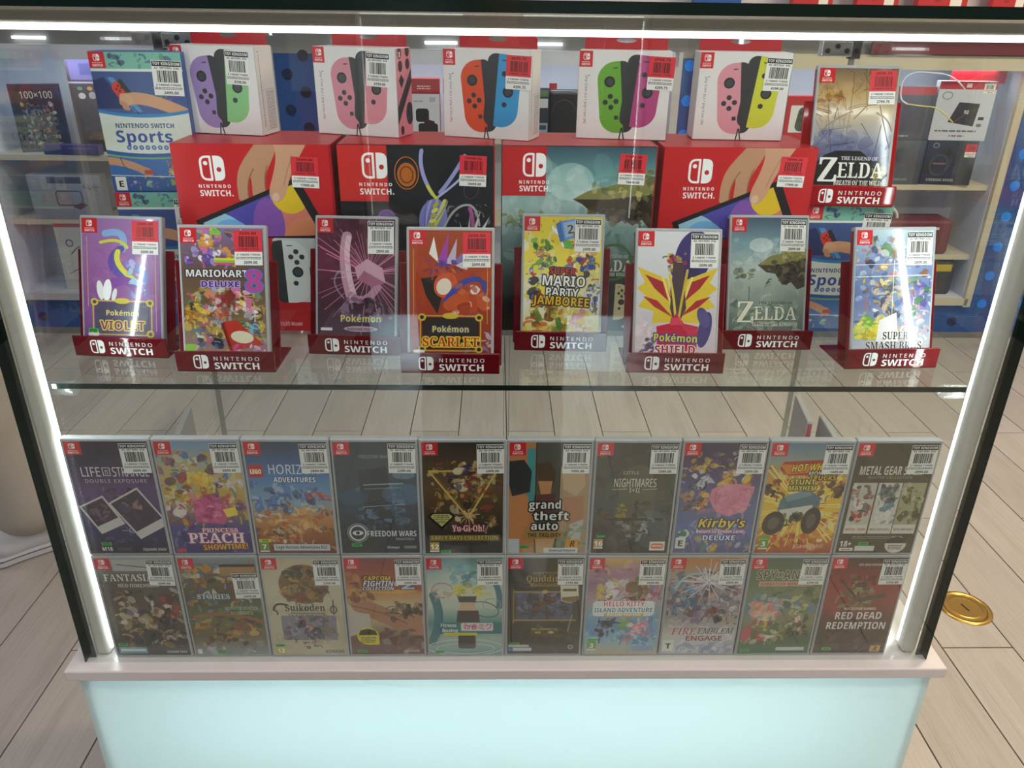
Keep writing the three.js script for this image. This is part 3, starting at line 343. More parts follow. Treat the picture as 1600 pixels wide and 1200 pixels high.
    P.dabs(16, 98, 24, 32, ['#37344a', '#2c2a3c', '#4c4860'], 46, 3, 9).dabs(44, 98, 18, 18, ['#7ab04a', '#e8ece0', '#94c060'], 24, 3, 8).dabs(60, 96, 28, 34, ['#e07a94', '#e8a0b0', '#f0e0dc'], 46, 4, 10).dabs(44, 130, 20, 10, ['#d87884', '#5a98b8'], 16, 3, 8);
    P.r(8, 70, 84, 26, '#e8eaee', 6).t('HELLO KITTY', 50, 79, 8, '#d8546a', { w: 56, stroke: '#fff', sw: 0.8 }).t('ISLAND ADVENTURE', 50, 89, 7.5, '#3c8a9c', { w: 80, stroke: '#fff', sw: 0.8 }).r(24, 91, 54, 5.5, '#e0b850', 1).t('DELUXE EDITION', 51, 95.2, 3.6, '#fff', { w: 46 }).r(4, 135, 13, 4, '#3bb54a').age(4, 140, '3', '#7aa440').r(66, 148, 30, 9, '#8aa8d0');
  }),
  emblemwar: () => cover((P) => {
    P.bg('#c8844a', '#b0a49c', '#8a8088', '#9a9498', '#d4d0cc', '#c4c8d4').dabs(0, 20, 100, 90, ['#6a4a50', '#a8b0c8', '#e4e0e0', '#4c5a78', '#8a3c40', '#c8a088', '#35343e', '#d8c8d4'], 300, 3, 11).dabs(4, 44, 34, 40, ['#4a6488', '#8ab0c8', '#37486a'], 60, 4, 11).rays(54, 40, 2, 40, 30, '#e4e0ec', 1.4).s(10, 50, 20, 20, 50, 26, '#a8c8d8', 3).dabs(26, 84, 24, 22, ['#7a6a90', '#9a88a8'], 26, 4, 9).dabs(66, 4, 34, 26, ['#c0ccd8', '#e0b070'], 24, 5, 14).dabs(0, 112, 100, 50, ['#dedad8', '#e8e6e4', '#c8ccd6'], 60, 6, 16).dabs(14, 142, 86, 20, ['#8a98b4', '#d0d4de', '#a8b2c8'], 60, 4, 12);
    P.t('FIRE', 28, 128, 11, '#b03038', { w: 34, font: SERIF, italic: true, bold: false }).t('EMBLEM', 72, 127, 10, '#3c3840', { w: 50, font: SERIF, italic: true, bold: false }).t('ENGAGE', 58, 139, 8, '#8e3038', { w: 52, bold: false, stroke: '#8e3038', sw: 0.2 }).r(2, 138, 15, 20, '#e8e6e0').t('T', 9.5, 153, 9, '#222', { w: 8 });
  }),
  picnic: () => cover((P) => {
    P.bg('#56685a', '#6a7a5a', '#7c8a68', '#6c8a9c', '#8a8a68', '#4e6a4a', '#3c7048').dabs(46, 30, 54, 100, ['#6a7448', '#8a8a5c', '#4c5c3c', '#a8a478'], 90, 4, 14).dabs(6, 60, 44, 40, ['#7aa0b8', '#94b4c4', '#c8d0c8'], 44, 5, 13).dabs(10, 68, 40, 32, ['#e0a090', '#d88c7c', '#eab8a4', '#c87a6c'], 70, 4, 11).dabs(18, 90, 26, 16, ['#efd8c4', '#e8c8b0', '#f0e4d4'], 30, 4, 9).dabs(4, 104, 50, 40, ['#e4ded4', '#b8403c', '#c8b49c', '#4c6a4a', '#d8c04a'], 80, 3, 10).dabs(62, 60, 22, 30, ['#c8c480', '#8a8a5a', '#e0d8b0'], 34, 4, 9).dabs(66, 92, 24, 40, ['#4a4844', '#e8ccb4', '#383634', '#a85a4c'], 50, 3, 9).e(8, 128, 7, 12, 8, '#c85a64');
    P.t('SPY\u00d7ANYA', 48, 34, 15, '#5d5a4c', { w: 78, stroke: '#dcd8c4', sw: 0.8 }).r(14, 38, 72, 8, '#d8b4a4').t('OPERATION MEMORIES', 50, 44.5, 5, '#b0504c', { w: 68 }).asia(4, 154).r(54, 151, 40, 6, '#c8ccc8');
  }),
  outlaw: () => cover((P) => {
    P.bg('#4a3a34', '#8a3430', '#9c3a34', '#8a3832', '#5a3a34', '#4c3a34', '#40342e').dabs(0, 20, 100, 80, ['#9a3430', '#a8443c', '#7c2c2a'], 70, 6, 18).dabs(30, 30, 34, 30, ['#4a3a2c', '#8a6a48', '#332a24', '#b0906a'], 70, 3, 10).dabs(20, 52, 44, 34, ['#8d7c48', '#a89a64', '#6a5a34', '#4c4230'], 80, 4, 12).p([[44, 66], [80, 58], [84, 64], [60, 70], [48, 74]], '#4e4038').l([[16, 36], [40, 62]], '#3c302a', 3).dabs(0, 116, 100, 40, ['#4a3c34', '#5c4a3e', '#382f2a'], 70, 5, 14);
    P.t('RED DEAD REDEMPTION', 56, 13, 4, '#d0c8bc', { w: 40 }).t('ROCKSTAR GAMES', 52, 86, 4, '#e4e0d8', { w: 44 }).t('RED DEAD', 52, 102, 12, '#ebe8e2', { w: 66, stroke: '#3a2c28', sw: 0.6 }).t('REDEMPTION', 52, 119, 12, '#ebe8e2', { w: 84, stroke: '#3a2c28', sw: 0.6 }).asia(12, 152).r(80, 149, 14, 11, '#c89a4e', 1).t('R', 87, 158, 8, '#3a2a14', { w: 6, italic: true });
  }),
};

// ---------------------------------------------------------------- print on the large boxes
// one removable controller, seen flat: x, y = top left of its coloured shell; side -1 = left-hand one
function pad(P, x, y, w, h, c, side, rot = 0) {
  const q = P.x; q.save(); q.translate(x + w / 2, y + h / 2); q.rotate(R(rot)); q.translate(-w / 2, -h / 2);
  const shell = (X, W, col, r1, r2) => { q.fillStyle = col; q.beginPath(); q.roundRect(X, 0, W, h, [r1, r2, r2, r1]); q.fill(); };
  if (side < 0) { shell(w * 0.55, w * 0.62, '#3a3d3f', 2, w * 0.3); shell(0, w * 0.82, c, w * 0.62, 1); } else { shell(-w * 0.25, w * 0.6, '#3a3d3f', w * 0.3, 2); shell(w * 0.14, w * 0.86, c, 1, w * 0.62); }
  const cx = side < 0 ? w * 0.42 : w * 0.58, k = w * 0.09, dot = (X, Y, r, col = '#3b3d40') => P.e(X, Y, r, r, 0, col);
  const stickY = side < 0 ? h * 0.27 : h * 0.5, keyY = side < 0 ? h * 0.55 : h * 0.26;
  dot(cx, stickY, w * 0.19, '#2a2c2f'); dot(cx, stickY, w * 0.13, '#45494c');
  for (const [a, b] of [[0, -1], [0, 1], [-1, 0], [1, 0]]) dot(cx + a * w * 0.19, keyY + b * w * 0.19, k);
  if (side < 0) { P.r(cx + w * 0.1, h * 0.75, w * 0.14, w * 0.14, '#3b3d40', 0.5); P.r(cx + w * 0.14, h * 0.08, w * 0.16, h * 0.014, '#3b3d40'); } else { dot(cx - w * 0.1, h * 0.68, w * 0.09); P.r(cx - w * 0.3, h * 0.075, w * 0.2, h * 0.014, '#3b3d40'); }
  q.restore();
}
function wordmark(P, x, y, h, c = '#fff', gap) { P.emblem(x + h * 0.42, y, h * 0.62, c, gap).t('NINTENDO', x + h * 0.73, y + h * 0.8, h * 0.085, c, { w: h * 0.82, space: 0.22 }).t('SWITCH.', x + h * 0.76, y + h, h * 0.15, c, { w: h * 0.86 }); }
const board = { roughness: 0.32 };
const consoleRed = () => {
  const P = new Print(196, 248, 3); P.bg('#cb2529'); wordmark(P, 12, 14, 50);
  const q = P.x; // the hand that holds the screen
  const skin = (c, pts) => { q.fillStyle = c; q.beginPath(); q.moveTo(...pts[0]); for (const p of pts.slice(1)) q.bezierCurveTo(...p); q.closePath(); q.fill(); };
  skin('#c49474', [[104, 0], [96, 10, 82, 24, 79, 38], [76, 50, 77, 58, 77, 68], [80, 72, 86, 72, 90, 68], [91, 56, 90, 46, 95, 40], [97, 52, 94, 58, 96, 66], [102, 70, 110, 68, 113, 64], [113, 52, 112, 40, 118, 30], [124, 20, 130, 8, 132, 0]]);
  P.s(90, 66, 88, 46, 100, 30, '#9a6a4e', 1.6).s(113, 62, 110, 42, 118, 26, '#9a6a4e', 1.6);
  P.p([[18, 96], [148, 42], [156, 44], [188, 110], [188, 118], [26, 118]], '#222327'); q.save(); q.beginPath(); q.moveTo(27, 99); q.lineTo(146, 49); q.lineTo(178, 114); q.lineTo(34, 118); q.closePath(); q.clip();
  P.r(0, 30, 196, 100, '#564fb0').e(30, 122, 56, 40, 0, '#9fd0e8').e(62, 118, 26, 24, 0, '#79b4ea').e(150, 106, 44, 44, 0, '#dd7f72').e(112, 100, 20, 34, 0, '#8a58b0').e(166, 116, 36, 26, 0, '#e08a62').e(142, 62, 24, 24, 0, '#e8c32e'); q.restore();
  skin('#d4a282', [[128, 0], [132, 16, 126, 30, 121, 44], [116, 56, 114, 68, 122, 71], [130, 74, 138, 64, 142, 48], [146, 34, 158, 16, 168, 0]]); P.e(124, 65, 4.6, 5.6, 15, '#e4bda6').s(136, 50, 142, 30, 150, 14, '#b98464', 1.2);
  P.r(113, 118, 60, 110, '#cfd2d2', 4).r(113, 140, 8, 88, '#c2252a').p([[158, 156], [168, 176], [172, 212], [160, 208], [148, 166]], '#2f2a2a').r(113, 122, 5, 60, '#34363a', 2);
  P.r(0, 118, 113, 130, '#bb2228').r(113, 206, 83, 42, '#bb2228'); pad(P, 120, 121, 38, 86, '#dde0dd', 1); P.t('OLED Model', 126, 240, 5, '#f0dede', { w: 30, bold: false });
  return P.done(board);
};
const consoleDark = () => {
  const P = new Print(196, 248, 3); P.bg('#26272a'); P.x.globalAlpha = 0.5; for (let i = 0; i < 60; i++) P.ring(rr(0, 196), rr(0, 248), rr(4, 16), rr(3, 10), rr(0, 180), '#34363a', 0.8); P.x.globalAlpha = 1;
  P.r(0, 0, 62, 70, '#d5332e'); wordmark(P, 8, 9, 52);
  // plain ornaments of about the same size and colours
  P.ring(86, 34, 15, 20, 0, '#d8792c', 1.2).e(86, 36, 12, 15, 0, '#c06a28').ring(86, 36, 8, 10, 0, '#5a3418', 1.4).e(58, 92, 12, 12, 0, '#7b4fa0').ring(58, 92, 8, 8, 0, '#5a387c', 1).ring(168, 54, 9, 12, 20, '#5a3a78', 1);
  P.s(118, 60, 100, 30, 106, 6, '#a6a8e0', 5).s(128, 58, 144, 40, 160, 12, '#9fa0dc', 5).s(122, 66, 150, 46, 158, 36, '#b9bbee', 3).s(112, 50, 118, 60, 126, 70, '#d9d94a', 4).e(118, 92, 18, 26, 12, '#8b8cd0').s(112, 112, 126, 90, 134, 70, '#d8d94c', 7).s(126, 120, 142, 70, 166, 74, '#b9b6b4', 3).s(166, 74, 176, 78, 178, 100, '#b9b6b4', 3);
  P.p([[152, 94], [162, 124], [156, 126]], '#a3a2a0').p([[166, 86], [166, 124], [160, 122]], '#c6c4c2').p([[180, 80], [172, 118], [166, 116]], '#e6e4e4').p([[192, 88], [178, 122], [170, 120]], '#e8e8e8').s(166, 78, 172, 96, 168, 116, '#b85aa0', 5).dabs(146, 118, 40, 18, ['#3c3ca0', '#c8582c', '#d8702e', '#2e2e90'], 40, 3, 9).dabs(140, 124, 30, 24, ['#c8502a', '#b0401e', '#2f2f80'], 30, 4, 10);
  for (let i = 0; i < 7; i++) P.s(108, 108, 104 + i * 5, 84, 112 + i * 4, 68, i % 2 ? '#c9caf2' : '#6d6ec0', 1.2);
  for (let i = 0; i < 6; i++) P.e(122 - i * 1.6, 74 + i * 7, 5, 2.6, -40 + i * 8, i % 2 ? '#ece96a' : '#bdb83a');
  P.dabs(96, 116, 44, 22, ['#6a5aa8', '#4a4a90', '#a6a8e0', '#2c2c60'], 40, 2, 8).dabs(136, 70, 56, 30, ['#8a88a8', '#5a5870', '#c8c6d0'], 22, 1.5, 5);
  P.dabs(20, 160, 156, 70, ['#3a2c58', '#8a3a28', '#34363a', '#4a4c80'], 60, 4, 14);
  return P.done(board);
};
const consoleSky = () => {
  const P = new Print(196, 248, 3); P.bg('#3f5a6a', '#6fa3a4', '#a6c2be', '#8aa6a4', '#6d8884', '#3a4440', '#22241f', '#26241e');
  P.x.globalAlpha = 0.4; P.dabs(0, 20, 196, 100, ['#d6e4e0', '#86b0b0', '#5a8288', '#bdd2cc'], 150, 8, 30); P.e(88, 44, 30, 24, 0, '#dff2ea'); P.x.globalAlpha = 1;
  P.p([[92, 66], [110, 56], [142, 50], [196, 40], [196, 106], [184, 92], [172, 100], [160, 92], [150, 98], [132, 84], [116, 82], [104, 72]], '#3f382c').dabs(110, 62, 86, 34, ['#2f2a22', '#5a4e38', '#6d6244', '#26221d'], 90, 3, 12).p([[92, 66], [112, 55], [150, 46], [196, 36], [196, 58], [140, 66]], '#8a8550').dabs(118, 46, 78, 18, ['#a9a062', '#6f7a3e', '#c4b878'], 50, 3, 10).dabs(150, 30, 46, 18, ['#8d8a58', '#b0a878', '#5a6240'], 40, 3, 10);
  P.dabs(4, 84, 62, 16, ['#8a8f58', '#6a7a50', '#a8a86a'], 40, 3, 10).dabs(10, 94, 50, 10, ['#5a6a58', '#7a8878'], 20, 3, 9).dabs(0, 104, 196, 40, ['#7d9a96', '#9db4ae', '#5c7672'], 60, 8, 24);
  P.r(0, 0, 56, 62, '#c42429'); wordmark(P, 6, 8, 48, '#fff', '#c42429');
  P.ring(150, 150, 24, 24, 0, '#4c7a44', 3).t('THE LEGEND OF', 150, 144, 4, '#d8d8c8', { w: 40, font: SERIF }).t('ZELDA', 146, 162, 15, '#e6e6d8', { w: 60, font: SERIF }).t('TEARS OF THE KINGDOM', 150, 169, 4.6, '#e0e0d0', { w: 50, font: SERIF });
  P.r(150, 184, 7, 48, '#b8a878', 2); pad(P, 152, 180, 22, 52, '#d9cfa4', 1); P.t('TEARS OF THE KINGDOM EDITION', 104, 244, 4.6, '#b8b8a8', { w: 80, bold: false }).r(168, 240, 18, 4, '#b8b8b0', 2);
  return P.done(board);
};
const padPrint = (left, right) => {
  const P = new Print(118, 112, 3.4); P.bg('#eceaea'); P.badge(0, 0, 17, 20); P.t('Joy-Con (L) / Joy-Con (R)', 9, 62, 3.2, '#55565a', { w: 62, rot: 90, bold: false }).fine(12.5, 30, 1.4, 1);
  pad(P, 27, 13, 37, 92, left, -1, -6); pad(P, 68, 5, 37, 92, right, 1, 5);
  P.l([[59, 98], [57, 112]], '#2c2e30', 1.6).l([[60, 98], [63, 112]], '#2c2e30', 1.6);
  return P.done({ roughness: 0.38 });
};
const padSide = (tint) => {
  const P = new Print(45, 112, 3);
  if (!tint) { P.bg('#e4e4e4'); P.fine(6, 6, 3, 1, '#77797c'); P.x.save(); P.x.translate(9, 10); P.x.rotate(R(90)); P.fine(0, 0, 92, 1, '#55585c'); P.fine(46, -30, 50, 8, '#8a8c90'); P.x.restore(); P.x.strokeStyle = '#8a8c90'; P.x.lineWidth = 0.4; P.x.strokeRect(12, 54, 29, 52); } else {
    P.bg(tint); for (const [x, y] of [[10, 6], [34, 4], [12, 22], [34, 20]]) P.e(x, y, 6.5, 7, 0, '#3c3436'); P.p([[6, 40], [14, 32], [22, 40], [14, 50]], '#3c3436').p([[0, 74], [45, 26], [45, 44], [0, 96]], '#2c262a').l([[0, 80], [45, 32]], '#5a4450', 1.4).e(36, 84, 11, 15, 0, '#2b2729').e(12, 104, 5, 6, 0, '#2b2729').emblem(6, 4, 7, '#f4d8dc', tint);
  }
  return P.done({ roughness: 0.38 });
};
const sportsPrint = () => {
  const P = new Print(114, 174, 3); P.bg('#3e72b8'); const q = P.x;
  P.r(0, 0, 114, 22, '#7fc0ae').r(0, 20, 114, 3, '#e8efe8').dabs(58, 2, 44, 16, ['#6a4a4a', '#3e5a8a', '#5a8a70'], 20, 2, 7).dabs(26, 4, 14, 16, ['#3a3f58', '#4a6ab0', '#8a6a4a'], 14, 3, 7);
  P.p([[0, 23], [114, 23], [114, 74], [0, 74]], '#4a5f98').p([[14, 30], [40, 68], [0, 68], [0, 34]], '#33406e').p([[18, 30], [46, 72], [56, 72], [26, 30]], '#5f9ad0').dabs(80, 36, 18, 30, ['#b83a8a', '#6ab04a', '#5a88c8', '#e8d8c8'], 20, 2, 7);
  q.save(); q.translate(36, 46); q.rotate(R(-32)); P.r(-11, -14, 15, 30, '#d8473e', 7).r(1, -13, 6, 28, '#37383c', 2); for (const [a, b] of [[-6, -6], [-2, -8], [-4, -2], [0, -4]]) P.e(a, b, 1.3, 1.3, 0, '#6a2420'); q.restore();
  P.s(36, 58, 56, 48, 114, 76, '#d7a27e', 15).e(38, 56, 9, 6, 30, '#dcab88').e(33, 62, 5, 3, 20, '#c99270').e(36, 67, 5, 3, 20, '#c99270').s(44, 66, 52, 76, 56, 86, '#2c3c58', 1.2);
  q.fillStyle = '#dfe6dc'; q.beginPath(); q.moveTo(0, 72); q.quadraticCurveTo(57, 84, 114, 72); q.lineTo(114, 122); q.quadraticCurveTo(57, 132, 0, 122); q.closePath(); q.fill();
  P.s(0, 71, 57, 83, 114, 71, '#3a8ac8', 4).s(0, 122, 57, 132, 114, 122, '#3560a8', 4).s(0, 126, 57, 136, 114, 126, '#8ab85a', 2);
  P.t('NINTENDO SWITCH', 55, 92, 5.6, '#3c4f86', { w: 76 }).t('Sports', 52, 110, 15, '#3f55a4', { w: 74 }); for (let i = 0; i < 8; i++) P.e(30 + i * 8, 117, 3, 3, 0, '#4468b0').e(30 + i * 8, 117, 1.4, 1.4, 0, '#a9c0de');
  P.s(0, 134, 26, 136, 46, 148, '#d09a76', 10).e(48, 148, 8, 5, 30, '#d09a76').r(44, 146, 12, 6, '#c8473e', 2).s(16, 130, 18, 142, 22, 144, '#2c4a70', 1).dabs(66, 132, 34, 20, ['#c86a3a', '#d8a86a', '#e8d8b0'], 24, 3, 8).r(0, 154, 114, 20, '#39619e').dabs(20, 154, 90, 18, ['#7ab07a', '#c8c8d8', '#8a6ab8', '#d8b06a', '#4a78b8'], 50, 2, 8).l([[0, 153], [114, 156]], '#e8efe8', 1).r(4, 155, 14, 18, '#f0f0ea').t('E', 11, 168, 8, '#151515', { w: 8 }).r(94, 160, 18, 5, '#b04a58');
  P.badge(0, 0, 20, 19); return P.done(board);
};

// ---------------------------------------------------------------- surfaces
function plankTexture(base, tone) {
  const W = 192, H = 1024, c = canvas(W, H), q = c.getContext('2d'); q.fillStyle = base; q.fillRect(0, 0, W, H);
  for (let i = 0; i < 900; i++) { const x = rr(0, W), y = rr(-200, H), l = rr(40, 420), d = rr(-6, 6); q.strokeStyle = `rgba(${pick(tone)},${rr(0.02, 0.07)})`; q.lineWidth = rr(0.5, 2.6); q.beginPath(); q.moveTo(x, y); q.bezierCurveTo(x + d, y + l * 0.3, x - d, y + l * 0.6, x + d, y + l); q.stroke(); }
  for (let i = 0; i < 14; i++) { q.fillStyle = `rgba(${pick(tone)},${rr(0.03, 0.08)})`; q.beginPath(); q.ellipse(rr(0, W), rr(0, H), rr(10, 40), rr(60, 240), 0, 0, 7); q.fill(); }
  return tex(c);
}
const plankMats = ['#b1aaa3', '#b6afa7', '#aca59d', '#b3aca4'].map((b) => std('#ffffff', 0.34, { map: plankTexture(b, ['90,78,66', '214,204,188', '120,106,90', '230,222,208']) }));
const M = {
  grout: std('#3a3632', 0.9), wallPaint: std([0.55, 0.54, 0.58], 0.8), ceilingPaint: std([0.78, 0.78, 0.77], 0.9), blue: std([0.018, 0.085, 0.32], 0.45), blueDot: std([0.0, 0.24, 1.0], 0.35), navyDot: std([0.008, 0.014, 0.06], 0.4),
  cream: std([0.6, 0.55, 0.43], 0.5), nicheWhite: std([0.62, 0.66, 0.78], 0.55), grey: std([0.32, 0.32, 0.33], 0.5), darkRed: std([0.16, 0.012, 0.025], 0.5), skirting: std([0.2, 0.19, 0.19], 0.6),
  alu: std([0.62, 0.6, 0.56], 0.32, { metalness: 0.85 }), chrome: std([0.75, 0.75, 0.76], 0.15, { metalness: 1 }), black: std([0.012, 0.012, 0.013], 0.4), glassEdge: std([0.004, 0.016, 0.012], 0.12), paleEdge: std([0.3, 0.32, 0.3], 0.2),
  barMetal: std([0.36, 0.31, 0.26], 0.45, { metalness: 0.5 }), post: std([0.62, 0.59, 0.53], 0.35), slab: std([0.72, 0.66, 0.66], 0.42), led: std([0.9, 0.95, 0.95], 0.4, { emissive: lin(0.88, 1, 1), emissiveIntensity: 3 }), ledCeil: std([0.9, 0.9, 0.9], 0.5, { emissive: lin(1, 1, 1), emissiveIntensity: 3 }),
  glass: std([0.965, 0.985, 0.975], 0, { transmission: 1, thickness: 0, ior: 1.5 }), clear: std([0.9, 0.92, 0.92], 0.08, { transmission: 0.9, thickness: 0, ior: 1.45 }),
  plastic: std([0.44, 0.455, 0.47], 0.22), spine: std([0.34, 0.02, 0.03], 0.25), redCard: std([0.5, 0.012, 0.022], 0.34), darkCard: std([0.022, 0.023, 0.026], 0.35), whiteCard: std([0.72, 0.72, 0.73], 0.4),
  acrylic: std([0.22, 0.004, 0.012], 0.06, { transmission: 0.35, thickness: 0, ior: 1.49 }), acrylicRed: std([0.5, 0.006, 0.012], 0.06, { transmission: 0.3, thickness: 0, ior: 1.49 }),
  brass: std([0.6, 0.38, 0.1], 0.3, { metalness: 1 }), panel: std([0.83, 0.93, 0.93], 0.95, { transmission: 0.55, thickness: 0 }), innerWhite: std([0.85, 0.85, 0.85], 0.8),
};

// ---------------------------------------------------------------- the shop: floor, walls, ceiling
{
  const floor = structure('floor', 'floor of greige wood-look planks');
  part('subfloor', box(8.2, 0.1, 6.8), M.grout, floor, [0, FLOOR - 0.054, 0]);
  const W = 0.189, L = 1.177;
  for (let k = -17; k <= 16; k++) for (let j = -3; j <= 4; j++) {
    const z0 = Math.max(-2.97, -1.93 + (k % 2 ? L / 2 : 0) + j * L - L), z1 = Math.min(3.3, -1.93 + (k % 2 ? L / 2 : 0) + j * L);
    if (z1 - z0 < 0.05) continue;
    part('plank', box(W - 0.004, 0.01, +(z1 - z0 - 0.004).toFixed(4)), pick(plankMats), floor, [0.023 + W * (k + 0.5), FLOOR - 0.005, (z0 + z1) / 2], [0, 0, 0]);
  }
  const ceiling = structure('ceiling', 'white shop ceiling'); part('ceiling_board', box(8.2, 0.12, 6.8), M.ceilingPaint, ceiling, [0, CEIL + 0.06, 0]);
  for (const [x, z, w, d, r, g, b, I] of CEILING_LIGHTS) {
    const t = thing('ceiling_light', `long ceiling light fitting at x ${x}, z ${z}`, 'light', null, [x, CEIL, z]);
    t.userData.label = `long white ceiling light ${x < -1 ? 'on the left' : x > 1 ? 'on the right' : 'in the middle'}, ${z < 0 ? 'behind' : z < 2 ? 'before' : 'far before'} the display case`;
    part('housing', box(w + 0.06, 0.05, d + 0.06), M.ceilingPaint, t, [0, -0.025, 0]); part('diffuser', box(w, 0.006, d), M.ledCeil, t, [0, -0.053, 0]);
    areaLight('ceiling_lamp', t, [0, -0.06, 0], [x, CEIL - 2, z], w, d, [r, g, b], I).rotation.set(-Math.PI / 2, 0, 0);
  }
  for (const [n, x, z, w, d, m] of [['wall_left', -4.05, 0, 0.1, 6.8, M.wallPaint], ['wall_right', 4.05, 0, 0.1, 6.8, M.wallPaint], ['wall_front', 0, 3.35, 8.2, 0.1, std([0.16, 0.155, 0.16], 0.7)]]) { const s = structure(n, n === 'wall_front' ? 'dark shop wall facing the display case' : 'pale side wall of the shop'); part('wall_board', box(w, CEIL - FLOOR + 0.1, d), m, s, [x, (CEIL + FLOOR) / 2, z]); }
}

// back wall: blue punched panels, three lit niches with goods
const NICHES = [[-2.36, -1.02], [-0.79, 0.78], [0.875, 2.355]], NB = -0.5, NT = 0.62, ND = 0.3;
{
  const wall = structure('wall_back', 'back wall of blue panels with round dots and lit niches');
  const Z = WALLZ - 0.02, bt = 0.04;
  part('upper_panel', box(8.1, CEIL - 0.7, bt), M.wallPaint, wall, [0, (CEIL + 0.7) / 2, Z]);
  part('valance', box(8.1, 0.7 - NT, bt), M.grey, wall, [0, (NT + 0.7) / 2, Z]);
  part('lower_panel', box(8.1, NB - FLOOR - 0.03, bt), M.blue, wall, [0, (NB + FLOOR + 0.03) / 2, Z]);
  part('skirting', box(8.1, 0.03, bt + 0.012), M.skirting, wall, [0, FLOOR + 0.015, Z]);
  const piers = [[-4.05, -2.36], [-1.02, -0.79], [0.78, 0.875], [2.355, 4.05]];
  for (const [a, b] of piers) part('blue_panel', box(b - a, NT - NB, bt), M.blue, wall, [(a + b) / 2, (NT + NB) / 2, Z]);
  const dotGeo = cyl(0.024, 0.006, 24);
  const dot = (x, y, m) => part('dot', dotGeo, m, wall, [x, y, WALLZ], [Math.PI / 2, 0, 0]);
  for (const y of [0.534, 0.383, 0.23, 0.08, -0.07, -0.22, -0.37]) dot(-0.9475, y, M.navyDot), dot(-0.8725, y + 0.077, M.navyDot);
  for (let i = 0; i < 8; i++) dot(0.836, 0.589 - i * 0.148, M.blueDot);
  for (let c = 0; c < 7; c++) for (let i = 0; i < 8; i++) { const y = 0.52 - i * 0.148 + (c % 2 ? 0.074 : 0); if (y < -0.65 || y > 0.6) continue; dot(2.445 + c * 0.1, y, M.blueDot); dot(-2.46 - c * 0.1, y, M.blueDot); }
  for (let i = 0; i < 24; i++) { const x = -2.3 + i * 0.2; dot(x + 0.016, -0.612, M.navyDot); }
  const ledge = part('ledge', box(8.1, 0.025, 0.16), M.wallPaint, wall, [0, 0.815, WALLZ + 0.08]);
}
const niches = NICHES.map(([a, b], i) => {
  const w = b - a, x = (a + b) / 2, where = ['left', 'middle', 'right'][i];
  const t = thing('wall_niche', `pale lit wall niche with shelves, the ${['leftmost, left of the blue panel', 'middle one behind the controller boxes', 'rightmost, framed in cream'][i]}`, 'display niche', 'wall niches', [x, 0, WALLZ]);
  part('back_panel', box(w, NT - NB, 0.02), M.nicheWhite, t, [0, (NT + NB) / 2, -ND]);
  for (const s of [-1, 1]) part('side_panel', box(0.02, NT - NB, ND), M.nicheWhite, t, [s * (w / 2 - 0.01), (NT + NB) / 2, -ND / 2]);
  part('top_panel', box(w, 0.02, ND), M.nicheWhite, t, [0, NT - 0.01, -ND / 2]); part('bottom_panel', box(w, 0.02, ND), M.nicheWhite, t, [0, NB + 0.01, -ND / 2]);
  for (const s of [-1, 1]) part('frame_upright', box(0.035, NT - NB + 0.05, 0.03), i === 2 ? M.cream : M.wallPaint, t, [s * w / 2, (NT + NB) / 2, 0.01]);
  part('frame_rail', box(w, 0.035, 0.03), i === 2 ? M.cream : M.wallPaint, t, [0, NB, 0.01]); part('frame_rail', box(w, 0.06, 0.03), i === 2 ? M.cream : M.nicheWhite, t, [0, NT - 0.005, 0.01]);
  for (const y of [[0.17, -0.13], [0.265, -0.12], [0.072, -0.27]][i]) part('shelf', box(w - 0.04, 0.025, ND - 0.04), M.cream, t, [0, y - 0.0125, -ND / 2 - 0.01]);
  const lamp = part('lamp_strip', box(w - 0.2, 0.012, 0.02), M.ledCeil, t, [0, NT - 0.026, -0.06]);
  areaLight('niche_lamp', t, [0, NT - 0.034, -0.06], [x, NT - 1, WALLZ - 0.34], w - 0.2, 0.02, [0.86, 0.92, 1], LED_NICHE * 6);
  for (let k = 0; k < [2, 4, 2][i]; k++) part('lamp_bar', box(0.14, 0.012, 0.012), M.ledCeil, t, [[[-0.35, 0.3], [-0.66, -0.26, 0.2, 0.52], [-0.5, 0.2]][i][k], NT + 0.05, 0.01]);
  return t;
});

